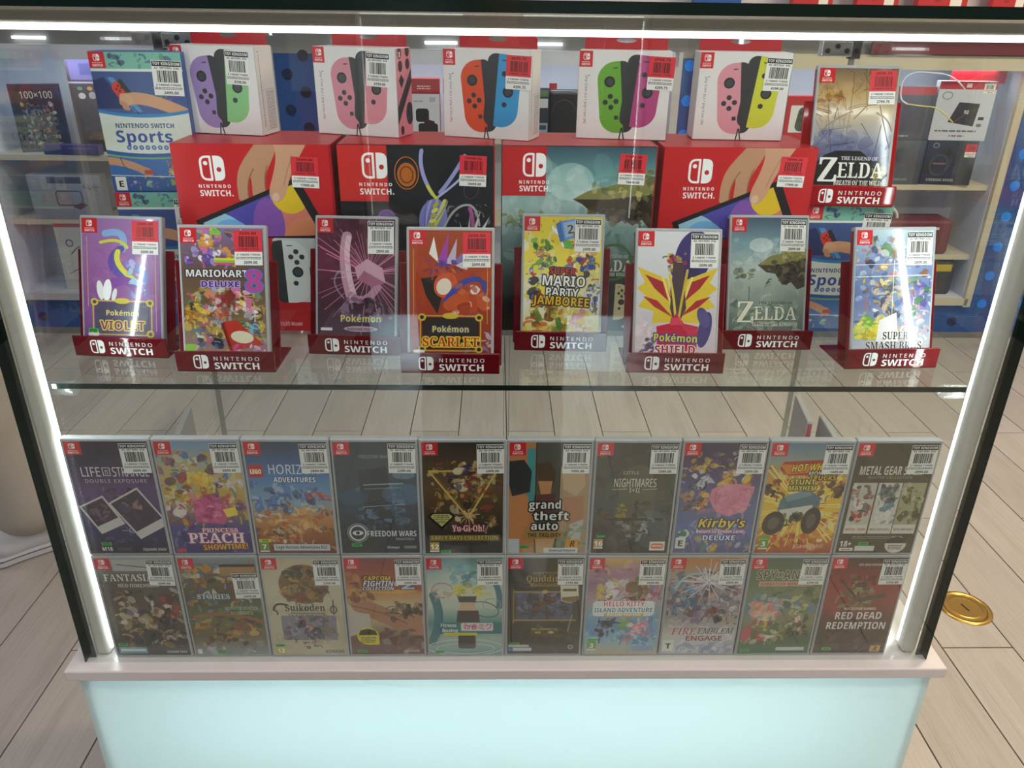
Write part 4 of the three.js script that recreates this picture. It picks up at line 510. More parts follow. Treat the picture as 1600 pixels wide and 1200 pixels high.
// ---------------------------------------------------------------- the display case
const CW = 0.574, CD = 0.6, CH = 0.8024, SHELF = 0.403;
const kase = thing('display_case', 'glass display case with lit white base, light strips and a glass shelf', 'display case', null, [0, 0, 0]);
function pane(name, w, h, t, p, rot, edges = 'lrtb', em = M.glassEdge) {
  const g = part(name, box(w, h, t), M.glass, kase, p, rot), e = 0.0012;
  if (edges.includes('l')) part('polished_edge', box(e, h, t + 0.0004), em, g, [-w / 2, 0, 0]);
  if (edges.includes('r')) part('polished_edge', box(e, h, t + 0.0004), em, g, [w / 2, 0, 0]);
  if (edges.includes('t')) part('polished_edge', box(w, e, t + 0.0004), em, g, [0, h / 2, 0]);
  if (edges.includes('b')) part('polished_edge', box(w, e, t + 0.0004), em, g, [0, -h / 2, 0]);
  return g;
}
{
  // base: plinth box with a backlit front, slab on top
  const bw = 0.585;
  part('slab', rbox(1.194, 0.018, CD + 0.036, 0.003), M.slab, kase, [0, -0.009, -CD / 2 - 0.0011]);
  part('light_panel', box(bw * 2, -FLOOR - 0.02, 0.004), M.panel, kase, [0, (FLOOR - 0.016) / 2, 0.003]);
  part('base_shell', mergeGeometries([box(0.01, -FLOOR - 0.02, CD).clone().translate(-bw + 0.005, (FLOOR - 0.016) / 2, -CD / 2), box(0.01, -FLOOR - 0.02, CD).clone().translate(bw - 0.005, (FLOOR - 0.016) / 2, -CD / 2), box(bw * 2 - 0.02, -FLOOR - 0.02, 0.01).clone().translate(0, (FLOOR - 0.016) / 2, -CD), box(bw * 2 - 0.02, -FLOOR - 0.02, 0.01).clone().translate(0, (FLOOR - 0.016) / 2, -0.2)]), M.innerWhite, kase);
  for (const y of [-0.11, -0.5]) { const s = part('base_lamp', box(1.0, 0.02, 0.02), M.led, kase, [0, y, -0.18]); areaLight('base_light', kase, [0, y, -0.165], [0, y, 1], 1.0, 0.03, [0.8, 0.97, 1], LED_BASE * 12); }
  // panes
  pane('front_pane', CW * 2, CH - 0.001, 0.008, [0, CH / 2, -0.004], null, 'lr');
  for (const s of [-1, 1]) { const g = pane('side_pane', CD - 0.0125, CH - 0.001, 0.01, [s * (CW - 0.005), CH / 2, -CD / 2 - 0.0033], [0, Math.PI / 2, 0], 'l'); part('polished_edge', box(0.0012, CH - 0.001, 0.01), M.paleEdge, g, [CD / 2 - 0.0056, 0, 0]); }
  pane('top_pane', CW * 2, CD + 0.004, 0.0105, [0, CH + 0.0055, -CD / 2], [-Math.PI / 2, 0, 0]);
  for (const s of [-1, 1]) {
    const d = pane('door_pane', CW - 0.01, CH - 0.012, 0.006, [s * CW / 2, CH / 2, -CD - 0.004], null, 'lr', M.paleEdge);
    for (const y of [0.352]) {
      const h = part('hinge', rbox(0.052, 0.024, 0.016, 0.002), M.chrome, d, [s * (CW / 2 - 0.034), y, 0.004]);
      for (const [u, v] of [[-0.016, -0.003], [0, 0.004], [0.016, -0.003]]) part('screw', cyl(0.0042, 0.0024, 14), M.black, d, [s * (CW / 2 - 0.034) + u, y + v, 0.0128], [Math.PI / 2, 0, 0]);
    }
    part('door_seal', box(0.018, 0.03, 0.012), M.black, d, [s * (CW / 2 - 0.002), 0.352, 0.004]);
  }
  // front posts with a light strip along their inner side
  for (const s of [-1, 1]) {
    const p = part('light_post', rbox(0.02, CH - 0.02, 0.02, 0.006, 4), M.post, kase, [s * 0.556, (CH - 0.02) / 2, -0.022]);
    part('light_strip', box(0.004, CH - 0.04, 0.008), M.led, p, s < 0 ? [0.011, 0, 0.001] : [-0.0085, 0, -0.0085], [0, s < 0 ? 0 : -0.7, 0]);
    areaLight('post_light', kase, [s < 0 ? -0.5425 : 0.545, (CH - 0.02) / 2, s < 0 ? -0.021 : -0.0335], [0, (CH - 0.02) / 2, s < 0 ? -0.08 : -0.55], 0.008, CH - 0.04, [0.9, 1, 0.99], LED_POST);
  }
  const bar = part('top_bar', rbox(CW * 2 - 0.02, 0.0135, 0.02, 0.003), M.barMetal, kase, [0, CH - 0.0072, -0.02]);
  part('light_strip', rbox(CW * 2 - 0.06, 0.0065, 0.01, 0.003), M.led, bar, [0, -0.0098, 0.001]);
  areaLight('top_light', kase, [0, CH - 0.0208, -0.0195], [0, 0, -0.35], CW * 2 - 0.06, 0.009, [0.94, 1, 0.99], LED_TOP);
  pane('shelf', 1.084, CD - 0.05, 0.006, [0, SHELF - 0.003, -CD / 2 - 0.004], [-Math.PI / 2, 0, 0], 'b');
  for (const [x, z] of [[-0.53, -0.05], [0.53, -0.05], [-0.53, -0.5], [0.53, -0.5]]) part('shelf_support', cyl(0.009, 0.04, 18), M.clear, kase, [x * 1.03, SHELF - 0.0155, z], [0, 0, Math.PI / 2]);
}

// the case across the aisle, which the front glass mirrors: same glass, dark cabinet over a bright lit kick panel
{
  const o = kase.clone(); o.name = numbered('display_case'); scene.add(o); o.position.set(0, 0, 2.5); o.rotation.y = Math.PI;
  for (const c of [...o.children]) if (/^(light_panel|base_)/.test(c.name)) o.remove(c);
  part('cabinet', rbox(1.17, 0.41, CD, 0.003), M.grey, o, [0, -0.224, -CD / 2]);
  part('light_panel', box(1.17, 0.265, 0.004), M.panel, o, [0, FLOOR + 0.134, -0.002]); part('base_back', box(1.17, 0.265, 0.02), M.innerWhite, o, [0, FLOOR + 0.134, -0.2]);
  part('base_lamp', box(1.1, 0.02, 0.02), M.led, o, [0, FLOOR + 0.134, -0.16]);
  areaLight('base_light', o, [0, FLOOR + 0.134, -0.145], [0, FLOOR + 0.134, 0], 1.1, 0.1, [0.8, 0.86, 1], LED_BASE * 50);
  tag(o, 'empty glass display case with dark cabinet across the aisle, mirrored in the front glass', 'display case');
}

// ---------------------------------------------------------------- game cases, stands, boxes
const KW = 0.105, KH = 0.17, KD = 0.0105;
const kaseBody = rbox(KW, KH, KD, 0.0022, 3), sheetGeo = plane(0.0985, 0.1625), spineGeo = plane(KD - 0.003, 0.16), backMat = std([0.3, 0.3, 0.32], 0.3);
function gameCase(print, label, price, group) {
  const t = thing('game_case', label, 'game case', group);
  part('case_shell', kaseBody, M.plastic, t, [0, KH / 2, -KD / 2]);
  part('cover_sheet', sheetGeo, print, t, [0, KH / 2, 0.0002]);
  part('spine_sheet', spineGeo, M.spine, t, [-KW / 2 - 0.0002, KH / 2, -KD / 2], [0, -Math.PI / 2, 0]);
  part('back_sheet', sheetGeo, backMat, t, [0, KH / 2, -KD - 0.0002], [0, Math.PI, 0]);
  if (price) { const [red, p, old, dx = 0, dy = 0] = price; sticker(t, 0.0312 + dx, 0.1435 + dy, 0.0006, 0.033, 0.041, red, p, old, R(-1 + 2 * rnd())); }
  return t;
}
const LOGO = (() => { const P = new Print(120, 27, 6); P.emblem(22, 4.5, 18, '#fff', '#6a0a14').t('NINTENDO', 74, 11.5, 5, '#fff', { w: 56, space: 0.22, bold: false }).t('SWITCH', 74, 22.5, 8.6, '#fff', { w: 56 }); return new THREE.MeshPhysicalMaterial({ map: tex(P.c), transparent: true, roughness: 0.4 }); })();
function stand(label, [x, y, z], turn, lean, m = M.acrylic) {
  const t = thing('display_stand', label, 'stand', 'red acrylic game stands', [x, y, z], R(turn));
  part('lip', rbox(0.12, 0.027, 0.003, 0.0014), m, t, [0, 0.0135, -0.0015]);
  part('foot', rbox(0.12, 0.003, 0.075, 0.0014), m, t, [0, 0.0015, -0.0375]);
  part('logo_print', plane(0.12, 0.027), LOGO, t, [0, 0.0135, 0.0003]);
  const l = R(lean), h = 0.125, b = part('back_plate', rbox(0.124, h, 0.003, 0.0014), m, t, [0, 0.003 + h / 2 * Math.cos(l) + 0.001, -0.0175 - h / 2 * Math.sin(l)], [-l, 0, 0]);
  return t;
}
// [cover, case label, stand label, price, x, z, turn, lean]
const ON_SHELF = [
  ['purple', 'game case with violet cover and yellow-framed dark title plate, leftmost in the stands', 'red stand holding the violet game case, beside the left light post', [1, '2699.00', '2899.00'], -0.492, -0.108, -4, 19],
  ['racer', 'game case with crowded racing cover, red kart wedge and large 8', 'red stand holding the racing game case with the large 8', [1, '2699.00', '2599.00'], -0.348, -0.064, -1, 16],
  ['burst', 'game case with dark maroon cover and pink rays of light', 'red stand holding the maroon game case with pink rays', [0, '2899.00'], -0.201, -0.118, -3, 19],
  ['scarlet', 'game case with orange-red cover and yellow-framed black title plate', 'red stand holding the orange-red game case', [1, '2699.00', '2698.00'], -0.077, -0.062, -1, 16],
  ['party', 'game case with yellow confetti cover and blue block', 'red stand holding the yellow confetti game case', [0, '2499.00'], 0.062, -0.134, -2, 13],
  ['wings', 'game case with pale cover, yellow and red wings and red shield', 'red stand holding the pale game case with yellow wings', [0, '2699.00'], 0.198, -0.066, -1, 18],
  ['island', 'game case with grey-green cloudy cover and floating rock', 'red stand holding the grey-green cloudy game case', [0, '2899.00'], 0.334, -0.142, 0, 19],
  ['brawl', 'game case with crowded pale blue cover and black serif title', 'red stand holding the crowded pale blue game case, rightmost on the shelf', [0, '2899.00'], 0.474, -0.083, 3, 18],
];
function onStand([k, label, standLabel, price, x, z, turn, lean], y = SHELF, m) {
  const s = stand(standLabel, [x, y, z], turn, lean, m), c = gameCase(COVER[k](), label, price, 'game cases in red stands'), o = new THREE.Object3D();
  o.position.set(0, 0.0045, -0.0045); o.rotation.x = -R(lean); s.add(o); s.updateMatrixWorld(true);
  o.matrixWorld.decompose(c.position, c.quaternion, c.scale); s.remove(o);
}
ON_SHELF.forEach((a) => onStand(a));

// console boxes on the shelf: front prints, dark red sides
const CBW = 0.196, CBH = 0.248, CBD = 0.12, CBZ = -0.2;
function carton(name, label, cat, group, [w, h, d], body, front, p, turn = 0) {
  const t = thing(name, label, cat, group, p, R(turn));
  part('carton', rbox(w, h, d, 0.0015), body, t, [0, h / 2, -d / 2]);
  if (front) part('front_print', plane(w - 0.001, h - 0.001), front, t, [0, h / 2, 0.0003]);
  return t;
}
const redPrint = consoleRed();
[[redPrint, M.redCard, 'red console box with hand and screen, above the racing game case', -0.328], [consoleDark(), M.darkCard, 'black console box with violet and orange ornaments', -0.1235], [consoleSky(), M.darkCard, 'console box with floating island in a green sky', 0.083], [redPrint, M.redCard, 'red console box with hand and screen, right of the floating island box', 0.2885]].forEach(([front, body, label, x], i) => {
  const t = carton('console_box', label, 'console box', 'console boxes on the shelf', [CBW, CBH, CBD], body, front, [x, SHELF, CBZ - i * 0.004], 0);
  if (body === M.darkCard) part('top_print', plane(CBW - 0.002, CBD - 0.002), M.redCard, t, [0, CBH + 0.0003, -CBD / 2], [-Math.PI / 2, 0, 0]);
  part('side_flap', box(0.0015, CBH, CBD - 0.004), M.redCard, t, [CBW / 2 + 0.0008, CBH / 2, -CBD / 2]);
  sticker(t, [0.066, 0.072, 0.068, 0.069][i], CBH - [0.034, 0.031, 0.028, 0.03][i], 0.0008, 0.034, 0.038, 1, ['17999.00', '19499.00', '19499.00', '17999.00'][i], ['18999.00', '19999.00', '17999.00', '18999.00'][i], R(-2));
});
// controller boxes on top of the console boxes, each with a red hanging tab
const tabShape = (() => { const s = new THREE.Shape(), w = 0.054; s.moveTo(-w, 0); s.lineTo(-w, 0.014); s.lineTo(-w + 0.008, 0.022); s.lineTo(w - 0.008, 0.022); s.lineTo(w, 0.014); s.lineTo(w, 0); s.closePath(); const h = new THREE.Path(); h.absellipse(0, 0.013, 0.013, 0.003, 0, Math.PI * 2); s.holes.push(h); return new THREE.ExtrudeGeometry(s, { depth: 0.001, bevelEnabled: false, curveSegments: 16 }); })();
const JW = 0.118, JH = 0.108, JD = 0.045;
[['#a48ac4', '#8fd08a', 'lilac and green', -0.384, -0.277, -13, 0, [0, '4199.00'], 0.022], ['#dc8fa0', '#e0909e', 'pink and pink', -0.205, -0.277, -19, '#d88796', [0, '4199.00'], 0.022], ['#e0552e', '#3f9ed8', 'orange and blue', -0.036, -0.262, -20, 0, [1, '4299.75', '4899.75'], 0.032], ['#6fb03c', '#b84a86', 'green and magenta', 0.142, -0.268, -8, 0, [1, '4299.75', '4769.75'], 0.034], ['#e29aa8', '#d2d63e', 'pink and yellow', 0.298, -0.272, -3, 0, [0, '4199.00'], 0.03]].forEach(([a, b, words, x, z, turn, tint, [red, p, old], sx]) => {
  const t = carton('controller_box', `white box with ${words} controllers, standing on the console boxes`, 'controller box', 'controller boxes in a row', [JW, JH, JD], M.whiteCard, padPrint(a, b), [x, SHELF + CBH + 0.0006, z], turn);
  part('side_print', plane(JD - 0.001, JH - 0.001), padSide(tint), t, [JW / 2 + 0.0003, JH / 2, -JD / 2], [0, Math.PI / 2, 0]);
  part('hanging_tab', tabShape, M.redCard, t, [0, JH - 0.002, -JD - 0.0004]);
  sticker(t, sx + 0.012, JH - 0.026, 0.0008, 0.033, 0.04, red, p, old, R(-2));
});
// sports boxes
{
  const sp = sportsPrint(), dims = [0.114, 0.174, 0.04], body = std([0.05, 0.13, 0.4], 0.35);
  [['blue sports game box on top of another one, left end of the shelf', -0.478, SHELF + 0.1745, -0.268, 3], ['blue sports game box underneath another one, left end of the shelf', -0.478, SHELF, -0.266, 3], ['blue sports game box under the game case with the dark summit', 0.448, SHELF, -0.222, 0]].forEach(([label, x, y, z, turn]) => { const t = carton('sports_box', label, 'game box', 'blue sports game boxes', dims, body, sp, [x, y, z], turn); sticker(t, 0.037, 0.143, 0.0008, 0.037, 0.042, 0, '2499.00', '', R(-2)); });
}
onStand(['summit', 'film-wrapped game case with tan sky over a dark summit, above a sports box', 'red stand on top of the sports box, holding the tan game case', [1, '2799.75', '2899.75'], 0.436, -0.212, -4, 14], SHELF + 0.1745, M.acrylicRed);

// two rows of cases stacked behind the front glass
const ROWS = [
  [['warriors', 'game case with brown battle cover and serif title, leftmost of the bottom row', '2699.00'], ['beasts', 'game case with golden beasts over green hills, bottom row', '2499.00'], ['parchment', 'game case with parchment-coloured cover and round picture', '2299.00'], ['brawler', 'game case with reddish cover, outstretched arm and yellow badge', '2099.00'], ['fitness', 'game case with teal and cream cover and teal title band', '2299.00'], ['broom', 'game case with dark olive cover and gold-framed picture', '2199.00'], ['pastel', 'game case with pastel pink and light blue cover', '2699.00'], ['emblemwar', 'game case with pale grey cover, crowded blue and red picture, thin serif title', '2899.00'], ['picnic', 'game case with green meadow cover and pink-orange patch', '2299.00'], ['outlaw', 'game case with red and brown cover, rightmost of the bottom row', '2799.00']],
  [['polaroid', 'game case with dark purple cover and two instant photos, leftmost of the upper row', '2699.00'], ['stage', 'game case with colourful stage cover and pink centre', '2899.00'], ['bricks', 'game case with blue and orange cover and small red square on its left', '2899.00'], ['helmet', 'game case with dark grey cover, blue glow and eye emblem', '2299.00'], ['triangle', 'game case with brown cover and gold triangle', '2499.00'], ['panels', 'game case with orange, teal and green panels and white lettering', '1995.00'], ['murk', 'game case with murky olive cover and thin white lettering', '1999.00'], ['dreamy', 'game case with large pink patch on a violet-blue cover', '2499.00'], ['truck', 'game case with yellow blaze and monster truck', '1699.00'], ['triptych', 'game case with olive cover and three upright pictures, rightmost of the upper row', '2899.00']],
];
ROWS.forEach((row, r) => row.forEach(([k, label, price], i) => {
  const odd = k === 'beasts', t = gameCase(COVER[k](), label, [0, price, '', 0.0015 + rr(-0.001, 0.001), odd ? -0.022 : 0], 'game cases stacked behind the front glass');
  t.position.set(-0.0083 + (i - 4.5) * 0.1058, 0.0004 + r * (KH + 0.0006), -0.0092 - (i % 2) * 0.0004); t.rotation.y = R(rr(-0.5, 0.5));
  if (!i) t.getObjectByName('spine_sheet').material = M.plastic;
}));
// three cases standing edge-on at the back of the case floor
[['game case standing edge-on behind the rows on the right, the taller-looking one', 0.533, -0.431, 82], ['game case standing edge-on close to the right side glass', 0.551, -0.352, 85], ['game case standing edge-on behind the rows on the left', -0.5465, -0.381, 99]].forEach(([label, x, z, turn]) => { const t = gameCase(backMat, label, null, 'game cases standing edge-on'); t.position.set(x, 0.0004, z); t.rotation.y = R(turn); });

// ---------------------------------------------------------------- goods in the wall niches
{
  const Zs = WALLZ - 0.03; // fronts of the goods
  const pr = (w, h, f, m = { roughness: 0.45 }) => { const P = new Print(w, h, 2); f(P); return P.done(m); };
  const goods = (name, label, cat, dims, body, front, p, turn = 0, group = 'goods in the wall niches') => carton(name, label, cat, group, dims, body, front, p, turn);
  const brown = std([0.05, 0.03, 0.035], 0.4), greyBox = std([0.3, 0.31, 0.33], 0.5), teal = std([0.02, 0.16, 0.18], 0.4), purple = std([0.05, 0.045, 0.16], 0.4), navy = std([0.02, 0.03, 0.1], 0.4);
  // left niche
  const hundred = pr(210, 300, (P) => { P.bg('#5a3a3c', '#33272c', '#2c2a2c', '#3a3638').t('100×100', 110, 60, 30, '#d8d0c8', { w: 140, bold: false }); for (let j = 0; j < 7; j++) for (let i = 0; i < 5; i++) P.dabs(40 + i * 30, 84 + j * 28, 20, 16, ['#c8a03c', '#8a98b8', '#c86a5a', '#d8d4cc', '#5a8a6a'], 4, 6, 16); });
  goods('arcade_box', 'dark box with rows of small coloured pictures, left niche', 'game box', [0.21, 0.3, 0.03], brown, hundred, [-2.14, 0.1705, Zs - 0.085], 14);
  const tall = pr(150, 440, (P) => { P.bg('#8f8cc0', '#4a3434', '#3c2c2e', '#33282a').r(0, 0, 150, 22, '#a9b4d8').r(14, 30, 122, 90, '#8a7cc0').r(60, 50, 60, 50, '#5a58a0').r(0, 128, 150, 8, '#c8c0e0').e(50, 190, 16, 14, 0, '#e0dcd8').e(96, 188, 16, 16, 0, '#b8b4b4').e(46, 158, 12, 8, 0, '#5aa08a').e(90, 158, 12, 9, 0, '#d8944a').r(20, 236, 110, 180, '#2b2426').dabs(24, 240, 100, 170, ['#4a3c3c', '#5a4a44', '#3a3034'], 60, 8, 20); });
  goods('tall_box', 'tall dark red box with lilac top, left niche', 'game box', [0.15, 0.44, 0.05], std([0.08, 0.02, 0.022], 0.4), tall, [-1.905, 0.1705, Zs - 0.1], 4);
  goods('flat_box', 'flat dark blue box lying in front of the dark picture box', 'box', [0.26, 0.045, 0.045], purple, pr(260, 45, (P) => P.bg('#3d3a86', '#2a2f66').r(120, 10, 120, 8, '#5a58b0')), [-1.985, 0.1705, Zs], -4);
  goods('visor_box', 'grey box with outline of a device, lower shelf of the left niche', 'box', [0.34, 0.21, 0.06], greyBox, pr(340, 210, (P) => { P.bg('#a3a8b4', '#8f949e', '#8a8c92').r(90, 10, 160, 30, '#4a4f66'); P.x.strokeStyle = '#3f4450'; P.x.lineWidth = 5; P.x.beginPath(); P.x.roundRect(120, 76, 120, 66, 14); P.x.stroke(); P.p([[190, 150], [230, 130], [262, 140], [220, 164]], '#6a4640').dabs(250, 40, 70, 30, ['#5a5c66', '#7a6a70'], 12, 8, 18); }), [-2.05, -0.1295, Zs], 0);
  goods('sport_kit_box', 'white box with thin line drawing, bottom of the left niche', 'box', [0.2, 0.33, 0.07], M.whiteCard, pr(200, 330, (P) => { P.bg('#c9c6c6').r(0, 0, 200, 18, '#a8605c').ring(60, 96, 16, 16, 0, '#4a4a4e', 5).l([[60, 150], [90, 120], [140, 100]], '#55555a', 6).l([[30, 250], [170, 180]], '#6a6a70', 5).fine(60, 286, 90, 3, '#8a8a90', 5); }), [-2.05, -0.4795, Zs], 0);
  // middle niche
  const kit = pr(130, 260, (P) => { P.bg('#d8dcea').r(0, 0, 130, 66, '#a82c34').fine(30, 30, 60, 2, '#e8d8dc', 4).fine(14, 96, 40, 1, '#8a90a0', 4).r(84, 80, 26, 20, '#b8bcc8').r(20, 130, 60, 60, '#2b2c34', 14).r(30, 196, 90, 44, '#2a2b33', 12).p([[60, 176], [104, 186], [110, 214], [56, 200]], '#3c2a30'); });
  for (const [x, l] of [[-0.345, 'white accessory box with red top, between pink and orange controller boxes'], [-0.2, 'white accessory box with red top, partly behind the orange controller box'], [0.53, 'white accessory box with red top, behind the green controller box'], [-0.6, 'white accessory box with red top, behind the pink controller box']]) goods('accessory_box', l, 'accessory box', [0.13, 0.255, 0.06], M.redCard, kit, [x, 0.2655, Zs + (x === -0.2 ? -0.02 : 0)], 0);
  { const t = thing('carry_pouch', 'black carry pouch with hanging card, between orange and green controller boxes', 'pouch', 'goods in the wall niches', [0.285, 0.2655, Zs]); part('pouch', rbox(0.15, 0.215, 0.05, 0.024, 4), std([0.018, 0.018, 0.026], 0.3), t, [0, 0.1075, -0.026]); part('card', rbox(0.035, 0.05, 0.002), M.redCard, t, [-0.05, 0.215, -0.03]); part('zip', new THREE.TorusGeometry(0.05, 0.0025, 6, 24, 3.14), std([0.05, 0.05, 0.06], 0.4), t, [0, 0.12, 0.0]); }
  goods('slim_pack', 'slim dark blister pack with white card, left of the black pouch', 'pack', [0.055, 0.22, 0.03], navy, pr(55, 220, (P) => P.bg('#2c3040').r(4, 6, 47, 30, '#5a7a5a').r(6, 44, 44, 40, '#c8ccd8').r(4, 150, 46, 48, '#8aa0b8').r(8, 160, 36, 20, '#34405a')), [0.19, 0.2655, Zs], 0);
  goods('slim_pack', 'slim dark blister pack with white card, right of the black pouch', 'pack', [0.055, 0.22, 0.03], navy, pr(55, 220, (P) => P.bg('#2c3040').r(4, 6, 47, 20, '#8a8e98').r(6, 50, 40, 30, '#b8bcc8').r(6, 140, 42, 54, '#7aa0b8').r(10, 170, 30, 20, '#c8c05a')), [0.41, 0.2655, Zs], 0);
  // right niche
  goods('controller_pack', 'small red and white box with controller picture, behind the pink and yellow controller box', 'controller box', [0.17, 0.2, 0.05], M.redCard, pr(170, 200, (P) => { P.bg('#b8303a').r(20, 40, 100, 120, '#dfe2ea', 4); pad(P, 54, 46, 40, 108, '#4c5a52', -1, 8); P.r(96, 60, 3, 90, '#58a0c0'); }), [1.39, 0.2655, Zs], 6);
  part('stand_block', box(0.22, 0.193, 0.12), M.cream, niches[2], [1.39 - 1.615, 0.1685, -0.1]);
  const storage = pr(260, 260, (P) => { P.bg('#cdd4e4').r(0, 0, 260, 34, '#c23a44').r(120, 8, 24, 18, '#e8d8dc').ring(44, 62, 22, 16, 0, '#7a9090', 4).p([[104, 90], [200, 96], [190, 196], [70, 178]], '#3a3c42').t('N2', 146, 140, 16, '#e8e8ea', { w: 22 }).r(206, 154, 26, 14, '#35383e').r(204, 184, 24, 14, '#6a7078', 6).fine(20, 214, 190, 1, '#5a6070', 6).fine(90, 236, 70, 1, '#8a6a90', 6); });
  const t2 = goods('storage_pack', 'white pack with red top and dark tablet picture, right niche', 'accessory box', [0.26, 0.26, 0.04], M.whiteCard, storage, [2.13, 0.2765, Zs - 0.005], -3);
  part('hanging_card', box(0.25, 0.06, 0.003), M.redCard, t2, [0.05, 0.28, -0.035]); sticker(t2, 0.095, 0.235, 0.001, 0.05, 0.05, 0, '799.00', '');
  const wheel = pr(230, 200, (P) => { P.bg('#3a4450', '#2e343c', '#2b2f36').ring(70, 110, 40, 46, 0, '#4a4c54', 9).r(40, 100, 60, 8, '#8a5a60').dabs(100, 40, 80, 110, ['#34383f', '#2a2d33', '#424750'], 40, 10, 30).t('STEERING WHEEL', 90, 184, 12, '#aeb2b8', { w: 130 }).ring(40, 22, 12, 10, 0, '#8a9098', 4); });
  const t3 = goods('wheel_box', 'dark steering wheel box with teal side, right niche', 'game box', [0.23, 0.203, 0.07], teal, wheel, [2.12, 0.073, Zs], -6); sticker(t3, 0.085, 0.16, 0.001, 0.05, 0.06, 1, '2699.00', '2999.00');
  goods('pad_box', 'dark controller box left of the steering wheel box', 'game box', [0.2, 0.203, 0.06], navy, pr(200, 200, (P) => { P.bg('#4a5868', '#36404c', '#39424c').dabs(40, 60, 110, 80, ['#2a2f38', '#3c4450', '#5a3a44'], 30, 12, 34).t('CONTROLLER', 90, 182, 11, '#98a0a8', { w: 100 }).ring(40, 22, 10, 9, 0, '#8a9098', 4); }), [1.895, 0.073, Zs], 0);
  goods('slate_pack', 'slate grey hanging pack left of the white pack with tablet picture', 'accessory box', [0.2, 0.235, 0.04], std([0.09, 0.1, 0.13], 0.4), pr(200, 235, (P) => { P.bg('#5a6274', '#4a5164', '#454b5a').r(0, 0, 200, 36, '#b8404a').r(60, 80, 110, 120, '#3a3e50').fine(20, 214, 90, 1, '#a8acb8', 6); }), [1.89, 0.2765, Zs - 0.01], 0);
  { const t = thing('red_case', 'flat dark red carrying case with pale handle, lower shelf of the right niche', 'carrying case', 'goods in the wall niches', [2.0, -0.2695, Zs]); part('case_body', rbox(0.44, 0.17, 0.16, 0.02, 3), std([0.16, 0.03, 0.035], 0.45), t, [0, 0.085, -0.08]); part('handle', new THREE.TorusGeometry(0.055, 0.008, 8, 24, Math.PI), M.whiteCard, t, [-0.1, 0.165, -0.05]); part('print_strip', box(0.3, 0.012, 0.001), M.whiteCard, t, [0, 0.13, 0.001]); }
  { const t = thing('dark_bag', 'dark bag with yellow label at the right end of the right niche', 'bag', 'goods in the wall niches', [2.22, -0.4895, Zs]); part('bag_body', rbox(0.15, 0.19, 0.1, 0.03, 3), std([0.035, 0.032, 0.03], 0.7), t, [0, 0.095, -0.055]); part('yellow_label', box(0.09, 0.035, 0.002), std([0.55, 0.42, 0.02], 0.5), t, [0, 0.15, -0.003]); }
  // cases on the ledge above
  const ledgePrint = pr(170, 170, (P) => { P.bg('#c03038', '#b52c33', '#a8282e').r(20, 20, 60, 40, '#d8d0c8').r(110, 110, 40, 52, '#d8d6d0').r(114, 114, 32, 10, '#2c2c34').dabs(6, 70, 90, 60, ['#8a6a3a', '#d8b05a', '#7a2024'], 20, 10, 30).r(0, 158, 110, 12, '#6a7258'); });
  [[0.9, 0.2, 'blue'], [1.3, 0.17], [1.575, 0.177], [1.85, 0.21], [2.137, 0.15]].forEach(([x, w, b], i) => goods('ledge_pack', b ? 'blue pack on the high ledge, leftmost' : `red pack with price label on the high ledge, ${['', 'first', 'second', 'third', 'fourth'][i]} right of the blue one`, 'game box', [w, 0.17, 0.04], b ? M.blue : M.redCard, b ? null : ledgePrint, [x, 0.828, WALLZ + 0.11], 0, 'packs on the high ledge'));
  part('sign_board', box(0.75, 0.05, 0.02), M.darkRed, niches[2], [0.38, 0.675, 0.03]);
}

// ---------------------------------------------------------------- brass floor cover
{
  const t = thing('floor_outlet', 'round brass floor outlet cover in the planks, right of the display case', 'floor outlet', null, [1.3, FLOOR, -0.905]);
  const lathe = (pts) => new THREE.LatheGeometry(pts.map(([x, y]) => new THREE.Vector2(x, y)), 48);
  part('rim', lathe([[0.054, 0.0], [0.056, 0.003], [0.06, 0.0055], [0.066, 0.005], [0.07, 0.002], [0.0705, 0]]), M.brass, t);
  part('lid', lathe([[0, 0.0025], [0.04, 0.0025], [0.041, 0.0032], [0.043, 0.0032], [0.044, 0.002], [0.0545, 0.002]]), M.brass, t);
  part('slot', box(0.004, 0.0006, 0.03), M.black, t, [0, 0.0029, 0], [0, 0.3, 0]);
}

